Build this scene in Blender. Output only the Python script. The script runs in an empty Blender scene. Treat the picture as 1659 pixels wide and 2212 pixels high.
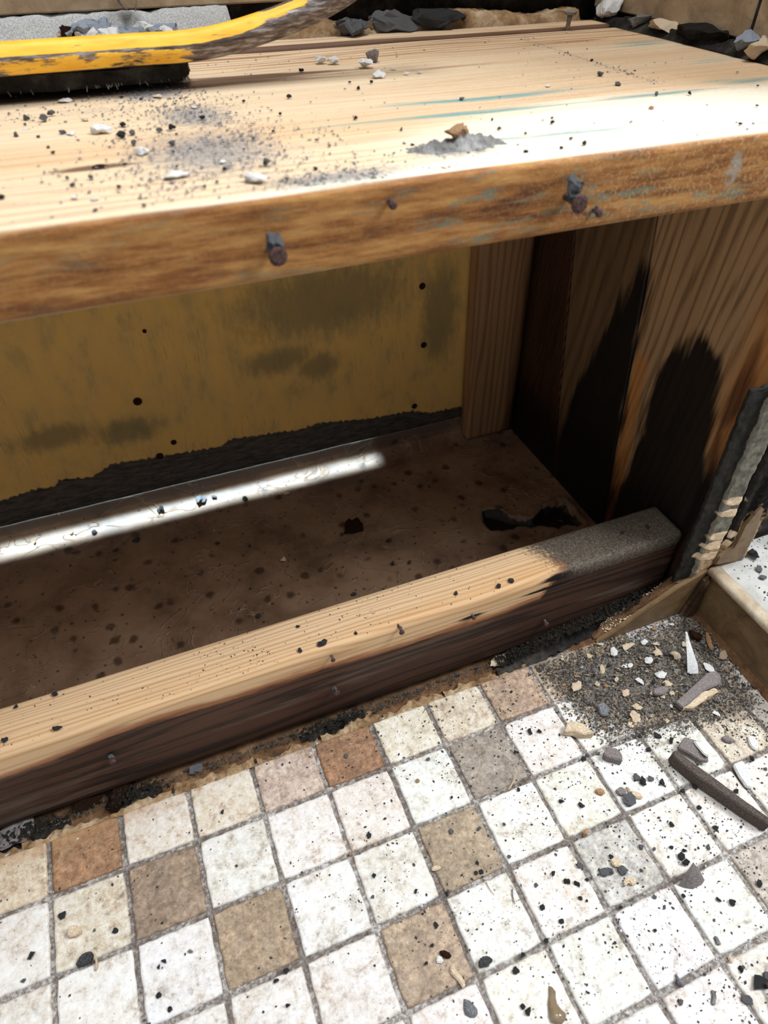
import bpy, bmesh, math, random
import numpy as np
from mathutils import Vector, Matrix, noise
S = bpy.context.scene
COL = S.collection
RND = random.Random(7)
# ------------------------------------------------------------------ camera
CR = np.array([[0.92813, -0.37225, 0.00139], [-0.25409, -0.63625, -0.72844], [0.27204, 0.67573, -0.68511]])
CC = np.array([0.16028, -0.28873, 0.52702]); FPX = 1450.0
cd = bpy.data.cameras.new('camera'); cam = bpy.data.objects.new('camera', cd); COL.objects.link(cam)
cam.matrix_world = Matrix(((CR[0][0], -CR[1][0], -CR[2][0], CC[0]), (CR[0][1], -CR[1][1], -CR[2][1], CC[1]),
                           (CR[0][2], -CR[1][2], -CR[2][2], CC[2]), (0, 0, 0, 1)))
cd.sensor_fit = 'VERTICAL'; cd.sensor_height = 24; cd.lens = FPX / 2212 * 24; cd.clip_start = 0.01; cd.clip_end = 50
cd.dof.use_dof = True; cd.dof.focus_distance = 0.56; cd.dof.aperture_fstop = 5.6
S.camera = cam
# ------------------------------------------------------------------ light
w = bpy.data.worlds.new('room_air'); S.world = w; w.use_nodes = True
w.node_tree.nodes['Background'].inputs[0].default_value = (0.86, 0.92, 1.0, 1)
w.node_tree.nodes['Background'].inputs[1].default_value = 0.40
def area(name, loc, target, sx, sy, power, col, spread=180):
    l = bpy.data.lights.new(name, 'AREA'); l.shape = 'RECTANGLE'; l.size = sx; l.size_y = sy; l.energy = power; l.color = col
    l.spread = math.radians(spread)
    o = bpy.data.objects.new(name, l); COL.objects.link(o); o.location = loc
    o.rotation_euler = (Vector(target) - Vector(loc)).to_track_quat('-Z', 'Y').to_euler(); return o
area('window_daylight', (1.15, -0.36, 1.50), (0.5, 0.05, 0.2), 0.5, 0.5, 25, (0.90, 0.955, 1.0))
area('added_overhead_fill', (0.25, 0.0, 2.0), (0.25, 0.05, 0), 0.7, 0.7, 8, (0.96, 0.98, 1.0), 120)  # fill lamp added overhead to brighten the bench top and rear
gl_ = area('added_streak_strip', (0.03, 0.3055, 0.387), (0.03, 0.3105, 0.0), 0.72, 0.007, 0.25, (0.58, 0.82, 1.0), 4)  # strip lamp added under the boards, stands in for daylight through a gap
gl_.rotation_euler = (math.radians(0.1), 0, 0)
S.view_settings.view_transform = 'Standard'; S.view_settings.look = 'None'; S.view_settings.gamma = 1
S.view_settings.exposure = 0.0; S.view_settings.use_curve_mapping = False

# ------------------------------------------------------------------ helpers
def at(px, py, axis, val):
    """the point of the plane axis=val that the photograph shows at a pixel"""
    d = CR.T @ np.array([(px - 829.5) / FPX, (py - 1106) / FPX, 1.0])
    return CC + (val - CC[axis]) / d[axis] * d
def C(h):
    h = h.lstrip('#'); v = [int(h[i:i + 2], 16) / 255 for i in (0, 2, 4)]
    return tuple((x / 12.92 if x < .04045 else ((x + .055) / 1.055) ** 2.4) for x in v) + (1,)
def tag(o, label=None, cat=None, group=None, kind=None):
    if label: o['label'] = label
    if cat: o['category'] = cat
    if group: o['group'] = group
    if kind: o['kind'] = kind
    return o
def link(name, me, mats, parent=None, smooth=False):
    for m in (mats if isinstance(mats, (list, tuple)) else [mats]): me.materials.append(m)
    if smooth:
        me.polygons.foreach_set('use_smooth', [True] * len(me.polygons))
    o = bpy.data.objects.new(name, me); COL.objects.link(o)
    if parent: o.parent = parent
    return o
def mesh(name, V, F, mats, parent=None, smooth=False, attrs=None, mi=None, center=False):
    V = np.asarray(V, float); c = np.zeros(3)
    if center is True:
        c = np.array([(V[:, 0].min() + V[:, 0].max()) / 2, (V[:, 1].min() + V[:, 1].max()) / 2, V[:, 2].min()])
    me = bpy.data.meshes.new(name); me.from_pydata((V - c).tolist(), [], [list(f) for f in F]); me.update()
    if attrs:
        for k, fn in attrs.items():
            a = me.attributes.new(k, 'FLOAT', 'POINT'); a.data.foreach_set('value', np.clip(fn(V), 0, 1).astype(np.float32))
    if mi is not None: me.polygons.foreach_set('material_index', mi)
    o = link(name, me, mats, parent, smooth)
    if center is True: o.location = c
    return o
def empty(name, loc=(0, 0, 0)):
    o = bpy.data.objects.new(name, None); o.empty_display_size = .01; COL.objects.link(o); o.location = loc; return o
def grid(f, nu, nv):
    """f(u,v)->xyz arrays, u,v in 0..1"""
    u, v = np.meshgrid(np.linspace(0, 1, nu + 1), np.linspace(0, 1, nv + 1), indexing='ij')
    P = np.stack(f(u.ravel(), v.ravel()), 1)
    i = np.arange(nu)[:, None] * (nv + 1) + np.arange(nv)[None]; i = i.ravel()
    return P, np.stack([i, i + nv + 1, i + nv + 2, i + 1], 1).tolist()
def fbm(P, scale, octaves=3, seed=0.0):
    out = np.empty(len(P)); s = Vector((seed * 7.13, seed * 3.7, seed * 1.9))
    sc = scale if hasattr(scale, '__len__') else (scale,) * 3
    Q = P * np.array(sc)
    for i, q in enumerate(Q.tolist()): out[i] = noise.fractal(Vector(q) + s, 1.0, 2.0, octaves)
    return out
def poly_sd(Px, Py, poly):
    """signed distance, positive inside"""
    poly = np.asarray(poly, float); n = len(poly); d = np.full(len(Px), 1e9); ins = np.zeros(len(Px), bool)
    for i in range(n):
        a = poly[i]; b = poly[(i + 1) % n]; e = b - a; wx = Px - a[0]; wy = Py - a[1]
        t = np.clip((wx * e[0] + wy * e[1]) / (e @ e + 1e-12), 0, 1)
        d = np.minimum(d, np.hypot(wx - t * e[0], wy - t * e[1]))
        c = ((a[1] > Py) != (b[1] > Py)) & (Px < (b[0] - a[0]) * (Py - a[1]) / (b[1] - a[1] + 1e-15) + a[0]); ins ^= c
    return np.where(ins, d, -d)
def ss(x, a, b):
    t = np.clip((x - a) / (b - a), 0, 1); return t * t * (3 - 2 * t)
def rounded(a0, a1, b0, b1, r, step=.004):
    """dense rounded-rectangle loop in (a,b)"""
    pts = []
    def seg(p, q):
        n = max(1, int(math.hypot(q[0] - p[0], q[1] - p[1]) / step))
        for i in range(n): pts.append((p[0] + (q[0] - p[0]) * i / n, p[1] + (q[1] - p[1]) * i / n))
    cs = [(a1 - r, b0 + r, -90), (a1 - r, b1 - r, 0), (a0 + r, b1 - r, 90), (a0 + r, b0 + r, 180)]
    prev = (a0 + r, b0)
    for cx, cy, ang in cs:
        st = (cx + r * math.cos(math.radians(ang)), cy + r * math.sin(math.radians(ang))); seg(prev, st)
        for k in range(4):
            t = math.radians(ang + 22.5 * k); pts.append((cx + r * math.cos(t), cy + r * math.sin(t)))
        t = math.radians(ang + 90); prev = (cx + r * math.cos(t), cy + r * math.sin(t))
    return pts
def extrude(prof, t0, t1, n, axis):
    """profile (2 other axes in xyz order) swept along an axis"""
    m = len(prof); V = []
    for i in range(n + 1):
        t = t0 + (t1 - t0) * i / n
        for a, b in prof: V.append({0: (t, a, b), 1: (a, t, b), 2: (a, b, t)}[axis])
    F = []
    for i in range(n):
        for j in range(m):
            k = (j + 1) % m; F.append((i * m + j, i * m + k, (i + 1) * m + k, (i + 1) * m + j))
    F.append(tuple(range(m))[::-1]); F.append(tuple(n * m + j for j in range(m)))
    if axis == 1: F = [f[::-1] for f in F]
    return np.array(V), F
def rough(V, amp, scale, seed=0, octv=2):
    n = np.stack([fbm(V, scale, octv, seed + k) for k in range(3)], 1); return V + n * amp

# ------------------------------------------------------------------ node material helper
class G:
    def __init__(s, name):
        s.m = bpy.data.materials.new(name); s.m.use_nodes = True; s.t = s.m.node_tree; s.N = s.t.nodes; s.L = s.t.links
        s.b = s.N['Principled BSDF']; s.co = s.N.new('ShaderNodeTexCoord').outputs['Object']
    def _i(s, sock, v):
        if isinstance(v, bpy.types.NodeSocket): s.L.new(v, sock)
        elif v is not None:
            if hasattr(sock.default_value, '__len__') and not hasattr(v, '__len__'): v = (v,) * len(sock.default_value)
            sock.default_value = v
    def map(s, scale, loc=(0, 0, 0), rot=(0, 0, 0), vec=None):
        n = s.N.new('ShaderNodeMapping'); s._i(n.inputs[0], vec or s.co); n.inputs['Scale'].default_value = scale if hasattr(scale, '__len__') else (scale,) * 3
        n.inputs['Location'].default_value = loc; n.inputs['Rotation'].default_value = rot; return n.outputs[0]
    def noise(s, vec, scale=1, detail=4, rough=.55, dist=0):
        n = s.N.new('ShaderNodeTexNoise'); s._i(n.inputs['Vector'], vec); n.inputs['Scale'].default_value = scale
        n.inputs['Detail'].default_value = detail; n.inputs['Roughness'].default_value = rough; n.inputs['Distortion'].default_value = dist; return n.outputs[0]
    def vor(s, vec, scale=1, feat='F1'):
        n = s.N.new('ShaderNodeTexVoronoi'); n.feature = feat; s._i(n.inputs['Vector'], vec); n.inputs['Scale'].default_value = scale; return n.outputs['Distance']
    def ramp(s, fac, stops, mode='LINEAR'):
        n = s.N.new('ShaderNodeValToRGB'); s._i(n.inputs[0], fac); e = n.color_ramp.elements; n.color_ramp.interpolation = mode
        while len(e) < len(stops): e.new(.5)
        for k, (p, c) in enumerate(stops):
            e[k].position = p; e[k].color = C(c) if isinstance(c, str) else ((c,) * 3 + (1,) if not hasattr(c, '__len__') else c)
        return n.outputs[0]
    def mix(s, fac, a, b, mode='MIX'):
        n = s.N.new('ShaderNodeMix'); n.data_type = 'RGBA'; n.blend_type = mode; s._i(n.inputs[0], fac)
        s._i(n.inputs[6], C(a) if isinstance(a, str) else a); s._i(n.inputs[7], C(b) if isinstance(b, str) else b); return n.outputs[2]
    def math(s, op, a, b=None, c=None, clamp=False):
        n = s.N.new('ShaderNodeMath'); n.operation = op; n.use_clamp = clamp; s._i(n.inputs[0], a)
        if b is not None: s._i(n.inputs[1], b)
        if c is not None: s._i(n.inputs[2], c)
        return n.outputs[0]
    def attr(s, name):
        n = s.N.new('ShaderNodeAttribute'); n.attribute_name = name; return n.outputs['Fac']
    def acol(s, name):
        n = s.N.new('ShaderNodeAttribute'); n.attribute_name = name; return n.outputs['Color']
    def dot(s, vec, k):
        n = s.N.new('ShaderNodeVectorMath'); n.operation = 'DOT_PRODUCT'; s._i(n.inputs[0], vec); n.inputs[1].default_value = k; return n.outputs['Value']
    def step(s, x, a, b):
        n = s.N.new('ShaderNodeMapRange'); n.interpolation_type = 'SMOOTHSTEP'; s._i(n.inputs[0], x); n.inputs[1].default_value = a; n.inputs[2].default_value = b; return n.outputs[0]
    def out(s, col, rough=.7, spec=.3, height=None, hs=.5, dist=.001, metal=0):
        s._i(s.b.inputs['Base Color'], C(col) if isinstance(col, str) else col); s._i(s.b.inputs['Roughness'], rough)
        s.b.inputs['Specular IOR Level'].default_value = spec; s.b.inputs['Metallic'].default_value = metal
        if height is not None:
            n = s.N.new('ShaderNodeBump'); n.inputs['Strength'].default_value = hs; n.inputs['Distance'].default_value = dist
            s._i(n.inputs['Height'], height); s.L.new(n.outputs[0], s.b.inputs['Normal'])
        return s.m
def ragged(g, a, amp, scale):
    """threshold an attribute with noise so that the edge of a stain is ragged"""
    n = g.noise(g.map(scale), 1, 5, .65); n = g.math('MULTIPLY_ADD', n, amp, -amp / 2)
    return g.math('ADD', g.attr(a) if isinstance(a, str) else a, n)
def wood_base(g, grain, k, freq, light, mid, dark, wob=.012, seed=0, contrast=.5):
    """flat-sawn softwood: growth rings as bands across the grain, wandering slowly along it"""
    along = {0: (3, 26, 26), 1: (26, 3, 26), 2: (26, 26, 3)}[grain]
    fine = {0: (14, 900, 900), 1: (900, 14, 900), 2: (900, 900, 14)}[grain]
    d = g.noise(g.map(along, (seed, seed, 0)), 1, 2, .5)
    s = g.math('MULTIPLY_ADD', d, wob * 2, g.dot(g.co, k))
    lo = {0: (1.5, 70, 70), 1: (70, 1.5, 70), 2: (70, 70, 1.5)}[grain]
    s = g.math('MULTIPLY_ADD', g.noise(g.map(lo, (seed, 0, seed)), 1, 2, .5), wob * 1.2, s)
    wv = g.math('SINE', g.math('MULTIPLY', s, freq * 6.283)); wv = g.math('MULTIPLY_ADD', wv, .5, .5)
    st = {0: (2.5, 330, 330), 1: (330, 2.5, 330), 2: (330, 330, 2.5)}[grain]
    wv = g.math('MULTIPLY_ADD', g.math('SUBTRACT', g.noise(g.map(st, (1, seed, 1)), 1, 3, .6), .5), 1.1, wv, clamp=True)
    band = g.math('POWER', wv, 2.6)
    fib = g.noise(g.map(fine), 1, 3, .6)
    big = g.noise(g.map(tuple(x * .5 for x in along), (3 + seed, 1, 2)), 1, 3, .5)
    c = g.mix(g.step(big, .35, .7), light, mid)
    c = g.mix(g.math('MULTIPLY', band, contrast), c, dark)
    c = g.mix(.35, c, g.mix(fib, C('#6a6a6a'), C('#ffffff')), 'MULTIPLY')
    return c, fib, band

# ------------------------------------------------------------------ materials
def speckle(g, scale, thr, seed=0):
    """small dark crumbs of dirt as a mask"""
    v = g.vor(g.map(1, (seed, seed * 2, 0)), scale); n = g.noise(g.map(1), scale * .13, 3, .6)
    return g.step(g.math('ADD', v, g.math('MULTIPLY', n, .35)), thr + .03, thr - .03)
def mat_tiles():
    g = G('mosaic_tile'); base = g.acol('tile_col')
    n1 = g.noise(g.map(1), 70, 8, .72, .4); n2 = g.noise(g.map(1), 420, 5, .8); n3 = g.noise(g.map(1, (4, 2, 0)), 24, 5, .65); n4 = g.noise(g.map(1, (9, 1, 0)), 150, 4, .7)
    c = g.mix(.8, base, g.ramp(n1, [(.3, '#a8998a'), (.45, '#f6f1ea'), (.6, '#ffffff')]), 'MULTIPLY')
    c = g.mix(g.math('MULTIPLY', g.step(n4, .52, .7), .5), c, g.mix(.6, c, C('#6b5a4a'), 'MULTIPLY'))
    c = g.mix(g.math('MULTIPLY', g.step(n2, .56, .68), .4), c, g.mix(.7, c, C('#5d4d40'), 'MULTIPLY'))
    c = g.mix(g.math('MULTIPLY', g.step(n2, .44, .3), .45), c, g.mix(.5, c, C('#ffffff')))
    c = g.mix(g.math('MULTIPLY', g.step(n3, .54, .72), .28), c, '#cdb795')
    ov = g.noise(g.map(1, (2, 5, 0)), 190, 7, .82); c = g.mix(.75, c, g.ramp(ov, [(.34, (.16, .14, .13, 1)), (.5, (.5, .5, .5, 1)), (.66, (.86, .84, .8, 1))]), 'OVERLAY')
    ov = g.noise(g.map(1, (7, 3, 0)), 38, 5, .7); c = g.mix(.5, c, g.ramp(ov, [(.34, (.22, .2, .18, 1)), (.5, (.5, .5, .5, 1)), (.66, (.78, .76, .74, 1))]), 'OVERLAY')
    dirt = ragged(g, 'dirt', .7, 90); c = g.mix(g.math('MULTIPLY', g.step(dirt, .25, .95), .8), c, '#7a6653')
    sp = g.math('MULTIPLY', speckle(g, 420, .19), g.math('GREATER_THAN', g.math('ADD', g.attr('grit'), g.math('MULTIPLY', g.noise(g.map(1), 70, 2), .6)), .46))
    c = g.mix(g.math('MULTIPLY', sp, .8), c, '#3c3834')
    sp = g.math('MULTIPLY', speckle(g, 800, .19, 4), g.math('GREATER_THAN', g.math('ADD', g.attr('grit'), g.math('MULTIPLY', g.noise(g.map(1), 40, 2), .6)), .50))
    c = g.mix(g.math('MULTIPLY', sp, .7), c, '#4a443e')
    st = ragged(g, 'rust', .5, 120); c = g.mix(g.math('MULTIPLY', g.step(st, .25, .9), .6), c, '#b98d62')
    return g.out(c, g.math('MULTIPLY_ADD', n1, .3, .38), .4, g.math('ADD', n2, n1), .4, .0006)
def mat_grout():
    g = G('grout'); n = g.noise(g.map(1), 320, 5, .75); m = g.noise(g.map(1), 22, 3, .5)
    c = g.ramp(n, [(.3, '#5a4f48'), (.48, '#8a817a'), (.62, '#c9c5c0')]); c = g.mix(g.math('MULTIPLY', g.step(m, .42, .62), .55), c, '#574a41')
    return g.out(c, .95, .1, n, .8, .001)
def mat_thinset(name, cols, sc=260, hs=.9, d=.0012):
    g = G(name); n = g.noise(g.map(1), sc, 6, .7); m = g.noise(g.map(1), sc * .2, 4, .6)
    c = g.ramp(g.math('MULTIPLY_ADD', m, .7, g.math('MULTIPLY', n, .3)), [(.34, cols[0]), (.5, cols[1]), (.64, cols[2])])
    return g.out(c, .95, .12, n, hs, d)
def mat_plate():
    g = G('framing_lumber'); c, fib, band = wood_base(g, 0, (0, 1, .35), 250, '#f2d0a6', '#e6b782', '#b87c48', .010, 1, .5)
    tan = ragged(g, 'char', .5, (25, 160, 160)); c = g.mix(g.math('MULTIPLY', g.step(tan, .12, .42), .75), c, '#a35f26', 'MULTIPLY')
    ch, _, _ = wood_base(g, 0, (0, .4, 1), 70, '#5a3a2a', '#24150f', '#110906', .03, 5, .8); ch = g.mix(g.math('MULTIPLY', g.step(g.noise(g.map((6, 60, 60), (3, 3, 3)), 1, 4, .6), .52, .68), .6), ch, '#6a5a4c')
    c = g.mix(g.step(tan, .42, .66), c, ch)
    sp = speckle(g, 700, .16, 3); c = g.mix(g.math('MULTIPLY', g.math('MULTIPLY', sp, g.step(tan, .5, .7)), .6), c, '#9c8064')
    wet = ragged(g, 'burn', .6, (40, 200, 200)); c = g.mix(g.step(wet, .42, .7), c, '#0d0806')
    du = ragged(g, 'dust', 1.0, 330); dc = g.ramp(g.noise(g.map(1), 520, 6, .85), [(.34, '#28221c'), (.5, '#564c40'), (.68, '#877c6a')])
    c = g.mix(g.step(du, .3, .8), c, dc)
    sp2 = speckle(g, 380, .13, 9); c = g.mix(g.math('MULTIPLY', sp2, .6), c, '#5d4a3a')
    h = g.math('ADD', fib, g.math('MULTIPLY', g.step(du, .4, .65), g.noise(g.map(1), 700, 4, .8)))
    return g.out(c, .62, .3, h, .35, .0006)
def mat_topboard():
    g = G('bench_lumber'); c, fib, band = wood_base(g, 0, (0, 1, .2), 105, '#f6dcb8', '#eecaa0', '#b07648', .022, 2, 0)
    fl = g.attr('rings'); c = g.mix(g.math('MULTIPLY', band, fl), c, '#8a5028')
    lg = g.noise(g.map((3, 160, 160)), 1, 4, .6); c = g.mix(g.math('MULTIPLY', g.step(lg, .5, .72), .22), c, '#b98658')
    bl = ragged(g, 'pale', .5, (14, 120, 120)); c = g.mix(g.math('MULTIPLY', g.step(bl, .35, .8), .85), c, '#fdf3dc')
    te = ragged(g, 'teal', 1.3, (10, 200, 200)); c = g.mix(g.math('MULTIPLY', g.step(te, .42, .8), .85), c, '#5f9b9c')
    br = ragged(g, 'brown', .8, (14, 170, 170)); c = g.mix(g.math('MULTIPLY', g.step(br, .4, .75), .85), c, '#4e2916')
    du = ragged(g, 'dust', .9, 330); c = g.mix(g.math('MULTIPLY', g.step(du, .42, .85), .8), c, g.ramp(g.noise(g.map(1), 900, 3, .8), [(.35, '#5d5d60'), (.65, '#a7a6a6')]))
    # old stained front edge, its brown also holding painted shade
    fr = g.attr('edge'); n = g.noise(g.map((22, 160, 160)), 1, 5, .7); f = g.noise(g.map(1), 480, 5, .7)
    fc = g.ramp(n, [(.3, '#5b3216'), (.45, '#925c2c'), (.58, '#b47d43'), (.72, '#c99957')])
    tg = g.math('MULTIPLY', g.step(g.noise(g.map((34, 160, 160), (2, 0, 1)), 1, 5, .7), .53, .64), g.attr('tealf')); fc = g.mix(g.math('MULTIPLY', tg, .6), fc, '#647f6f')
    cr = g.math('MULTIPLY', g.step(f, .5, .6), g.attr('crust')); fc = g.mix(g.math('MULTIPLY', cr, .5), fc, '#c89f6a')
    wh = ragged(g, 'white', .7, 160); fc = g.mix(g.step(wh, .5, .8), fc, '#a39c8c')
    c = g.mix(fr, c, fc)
    h = g.math('ADD', g.math('MULTIPLY', fib, .5), g.math('MULTIPLY', cr, 1.5))
    return g.out(c, .6, .3, h, .4, .0008)
def mat_side(name, light, mid, dark, freq, contrast=.7, seed=0, wob=.018, k=(0, 1, .12)):
    g = G(name); c, fib, band = wood_base(g, 2, k, freq, light, mid, dark, wob, seed, contrast)
    og = ragged(g, 'orange', .4, (150, 150, 14)); c = g.mix(g.math('MULTIPLY', g.step(og, .3, .8), .6), c, '#b8742f')
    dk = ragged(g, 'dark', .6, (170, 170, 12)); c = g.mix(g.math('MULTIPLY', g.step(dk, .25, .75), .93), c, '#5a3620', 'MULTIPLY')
    ch = ragged(g, 'char', .8, (200, 200, 7)); c = g.mix(g.math('MULTIPLY', g.step(ch, .30, .72), .97), c, '#090605')
    sp = speckle(g, 500, .1, 5); c = g.mix(g.math('MULTIPLY', sp, .45), c, '#8b755c')
    return g.out(c, .6, .22, fib, .4, .0006)
def mat_panel():
    g = G('mustard_board'); n = g.noise(g.map((60, 60, 28)), 1, 5, .6); m = g.noise(g.map(1), 9, 3, .5); b = g.noise(g.map((650, 650, 40)), 1, 3, .7)
    c = g.ramp(n, [(.28, '#b09458'), (.45, '#cfa55f'), (.7, '#dcab59')])
    c = g.mix(g.math('MULTIPLY', g.step(b, .55, .72), g.math('MULTIPLY', g.step(m, .45, .65), .6)), c, '#4b4538')
    sc = ragged(g, 'scuff', .6, (160, 160, 60)); c = g.mix(g.math('MULTIPLY', g.step(sc, .35, .8), .7), c, g.mix(b, C('#5e5644'), C('#8a7a4c')))
    dk = ragged(g, 'low', .10, (260, 260, 190)); low = g.ramp(g.noise(g.map((60, 60, 300)), 1, 5, .75), [(.35, '#2a2622'), (.62, '#544b42')])
    c = g.mix(g.step(dk, .48, .52), c, low); h = g.math('ADD', g.math('MULTIPLY', b, .3), g.step(dk, .52, .48))
    return g.out(c, .8, .2, h, .5, .001)
def mat_membrane():
    g = G('brown_membrane'); n = g.noise(g.map(1), 20, 4, .6); f = g.noise(g.map(1), 240, 4, .7)
    c = g.ramp(n, [(.3, '#5a4433'), (.5, '#7b614d'), (.7, '#8a7059')])
    def spots(sc, a, seed):
        d = g.noise(g.map(1), sc * 2.5, 2, .5); return g.step(g.math('ADD', g.vor(g.map(1, (seed, 0, 0)), sc), g.math('MULTIPLY', d, .35)), a + .11, a - .05)
    c = g.mix(g.math('MULTIPLY', spots(42, .33, 1), .75), c, '#25140d'); c = g.mix(g.math('MULTIPLY', spots(100, .27, 3), .8), c, '#1b0f0a')
    c = g.mix(g.math('MULTIPLY', speckle(g, 330, .15, 7), .8), c, '#19120e')
    hl = ragged(g, 'hole', .35, 110); c = g.mix(g.step(hl, .45, .55), c, '#120d0a')
    gr = ragged(g, 'grey', .4, 120); c = g.mix(g.math('MULTIPLY', g.step(gr, .35, .7), .85), c, '#5e5046')
    wr = g.noise(g.map((9, 15, 9), (1, 2, 0), (0, 0, .5)), 1, 3, .5, 2.2); wr = g.math('ABSOLUTE', g.math('SUBTRACT', wr, .5)); ln = g.step(wr, .012, 0)
    c = g.mix(g.math('MULTIPLY', ln, .3), c, '#a98a72')
    return g.out(c, .5, .35, g.math('ADD', g.math('MULTIPLY', ln, 1.2), g.math('ADD', n, g.math('MULTIPLY', f, .25))), .6, .0018)
def mat_travertine(name, a, b, c3, rough=.45):
    g = G(name); n = g.noise(g.map((34, 34, 45)), 1, 7, .68, .8); f = g.noise(g.map(1), 260, 4, .7)
    c = g.ramp(n, [(.3, a), (.52, b), (.7, c3)]); c = g.mix(g.math('MULTIPLY', g.step(f, .58, .7), .3), c, '#4c3a26')
    return g.out(c, rough, .35, f, .12, .0004)
def mat_curbtop():
    g = G('curb_top_tile'); n = g.noise(g.map(1), 24, 5, .6); c = g.ramp(n, [(.35, '#a9a69f'), (.6, '#c9c6c0')])
    c = g.mix(g.math('MULTIPLY', speckle(g, 330, .17, 2), .8), c, '#39332e'); d = ragged(g, 'dirt', .6, 90); c = g.mix(g.math('MULTIPLY', g.step(d, .35, .9), .8), c, '#7a6350')
    return g.out(c, .5, .4, n, .1, .0004)
def mat_crumb(name, a, b, hs=1.0):
    g = G(name); n = g.noise(g.map(1), 900, 4, .75); return g.out(g.ramp(n, [(.35, a), (.65, b)]), .95, .1, n, hs, .0008)
def mat_edge():
    g = G('old_mortar_edge'); n = g.noise(g.map((120, 120, 60)), 1, 5, .7); f = g.noise(g.map(1), 400, 4, .7)
    c = g.ramp(n, [(.35, '#1f1d19'), (.65, '#35312b')])
    gy = ragged(g, 'grey', .25, 160); c = g.mix(g.step(gy, .42, .58), c, g.ramp(n, [(.35, '#57534a'), (.65, '#8a8474')]))
    be = ragged(g, 'beige', .5, 130); c = g.mix(g.step(be, .45, .6), c, g.ramp(n, [(.35, '#7c6044'), (.6, '#c6a47e')]))
    pt = ragged(g, 'patch', .3, 180); c = g.mix(g.step(pt, .45, .6), c, '#e2c6a4')
    bk = ragged(g, 'black', .5, 150); c = g.mix(g.step(bk, .5, .6), c, '#100d0b')
    return g.out(c, .9, .15, g.math('ADD', f, g.step(pt, .45, .6)), .7, .0012)
def mat_bar():
    g = G('worn_yellow_paint'); w_ = ragged(g, 'bare', .55, (70, 260, 260)); n = g.noise(g.map((60, 500, 500)), 1, 4, .7)
    yel = g.ramp(g.noise(g.map((30, 200, 200)), 1, 4, .6), [(.3, '#eaa61c'), (.6, '#fbc33e')])
    ch = g.step(g.noise(g.map((45, 420, 420), (1, 2, 3)), 1, 5, .7), .62, .68); yel = g.mix(g.math('MULTIPLY', ch, .8), yel, '#7d6848')
    st = g.ramp(n, [(.32, '#33261e'), (.5, '#665850'), (.66, '#a39c9a')])
    f = g.step(w_, .45, .53); g._i(g.b.inputs['Metallic'], g.math('MULTIPLY', f, .35))
    c = g.mix(f, yel, st); m = g.out(c, .5, .4, g.math('SUBTRACT', 1.0, f), .35, .0005); g._i(g.b.inputs['Metallic'], g.math('MULTIPLY', f, .35)); return m
M = dict(slated=mat_crumb('dark_shard', '#40362f', '#6f6560', .3), sand=mat_crumb('sand_grain', '#80705c', '#b5a288'), black=mat_crumb('black_grain', '#14120f', '#37322b'), soil=mat_crumb('brown_grain', '#332e2a', '#6a625a'), tile=mat_tiles(), grout=mat_grout(), plate=mat_plate(), top=mat_topboard(), panel=mat_panel(), membrane=mat_membrane(),
  thin=mat_thinset('beige_thinset', ('#6b4f38', '#a38460', '#cdb494'), 230, 1.0, .0016), bed=mat_thinset('brown_bed', ('#4a3526', '#6e5038', '#8b6a4c')),
  dark=mat_thinset('dark_mortar', ('#1b1917', '#2c2926', '#4a453f')), grey=mat_thinset('grey_mortar', ('#54524f', '#7c7a77', '#a5a3a0'), 300, .6),
  stone=mat_travertine('skirting_stone', '#5e4830', '#7d6344', '#917552'), wallt=mat_travertine('wall_stone', '#857057', '#a48d70', '#b9a386'),
  curbtop=mat_curbtop(), edge=mat_edge(), bar=mat_bar(),
  plankA=mat_side('dark_plank', '#7c6244', '#644a31', '#3c2617', 60, .45, 3), plankB=mat_side('orange_plank', '#b8936a', '#977351', '#5a3d27', 95, .6, 4),
  studd=mat_side('dark_stud', '#57381f', '#45291a', '#160b07', 260, .95, 5, .002), studl=mat_side('pale_stud', '#a98058', '#8f6844', '#5e3820', 110, .5, 6, .014, (1, .4, .02)),
  crumb=mat_crumb('dark_crumb', '#2b2b2c', '#5c5b5b'), crumbg=mat_crumb('grey_crumb', '#55565a', '#9a9a9b'), chip=mat_crumb('cream_chip', '#b79c7c', '#ead9bf', .5),
  white=mat_crumb('white_plaster', '#c9c7c4', '#f2f0ec', .5), slate=mat_crumb('grey_shard', '#645c58', '#958c89', .3), tan=mat_crumb('tan_stone', '#8c6a4c', '#c79f7a', .6),
  rust=mat_crumb('rusty_nail', '#3a2620', '#6f5650', .8), steel=mat_crumb('nail_head', '#5d5a50', '#9a968a', .4), blue=mat_crumb('blue_grey_plaster', '#77808e', '#c3cad4', .7),
  fibre=G('straw_fibre').out('#c2ab8c', .7, .2), dkbrown=mat_crumb('dark_brown_scab', '#1c100b', '#3c2417', .9))
def mat_resin():
    g = G('clear_resin'); g.b.inputs['Transmission Weight'].default_value = .75; g.b.inputs['IOR'].default_value = 1.45
    return g.out('#cbb79a', .08, .5)
M['resin'] = mat_resin()

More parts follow.
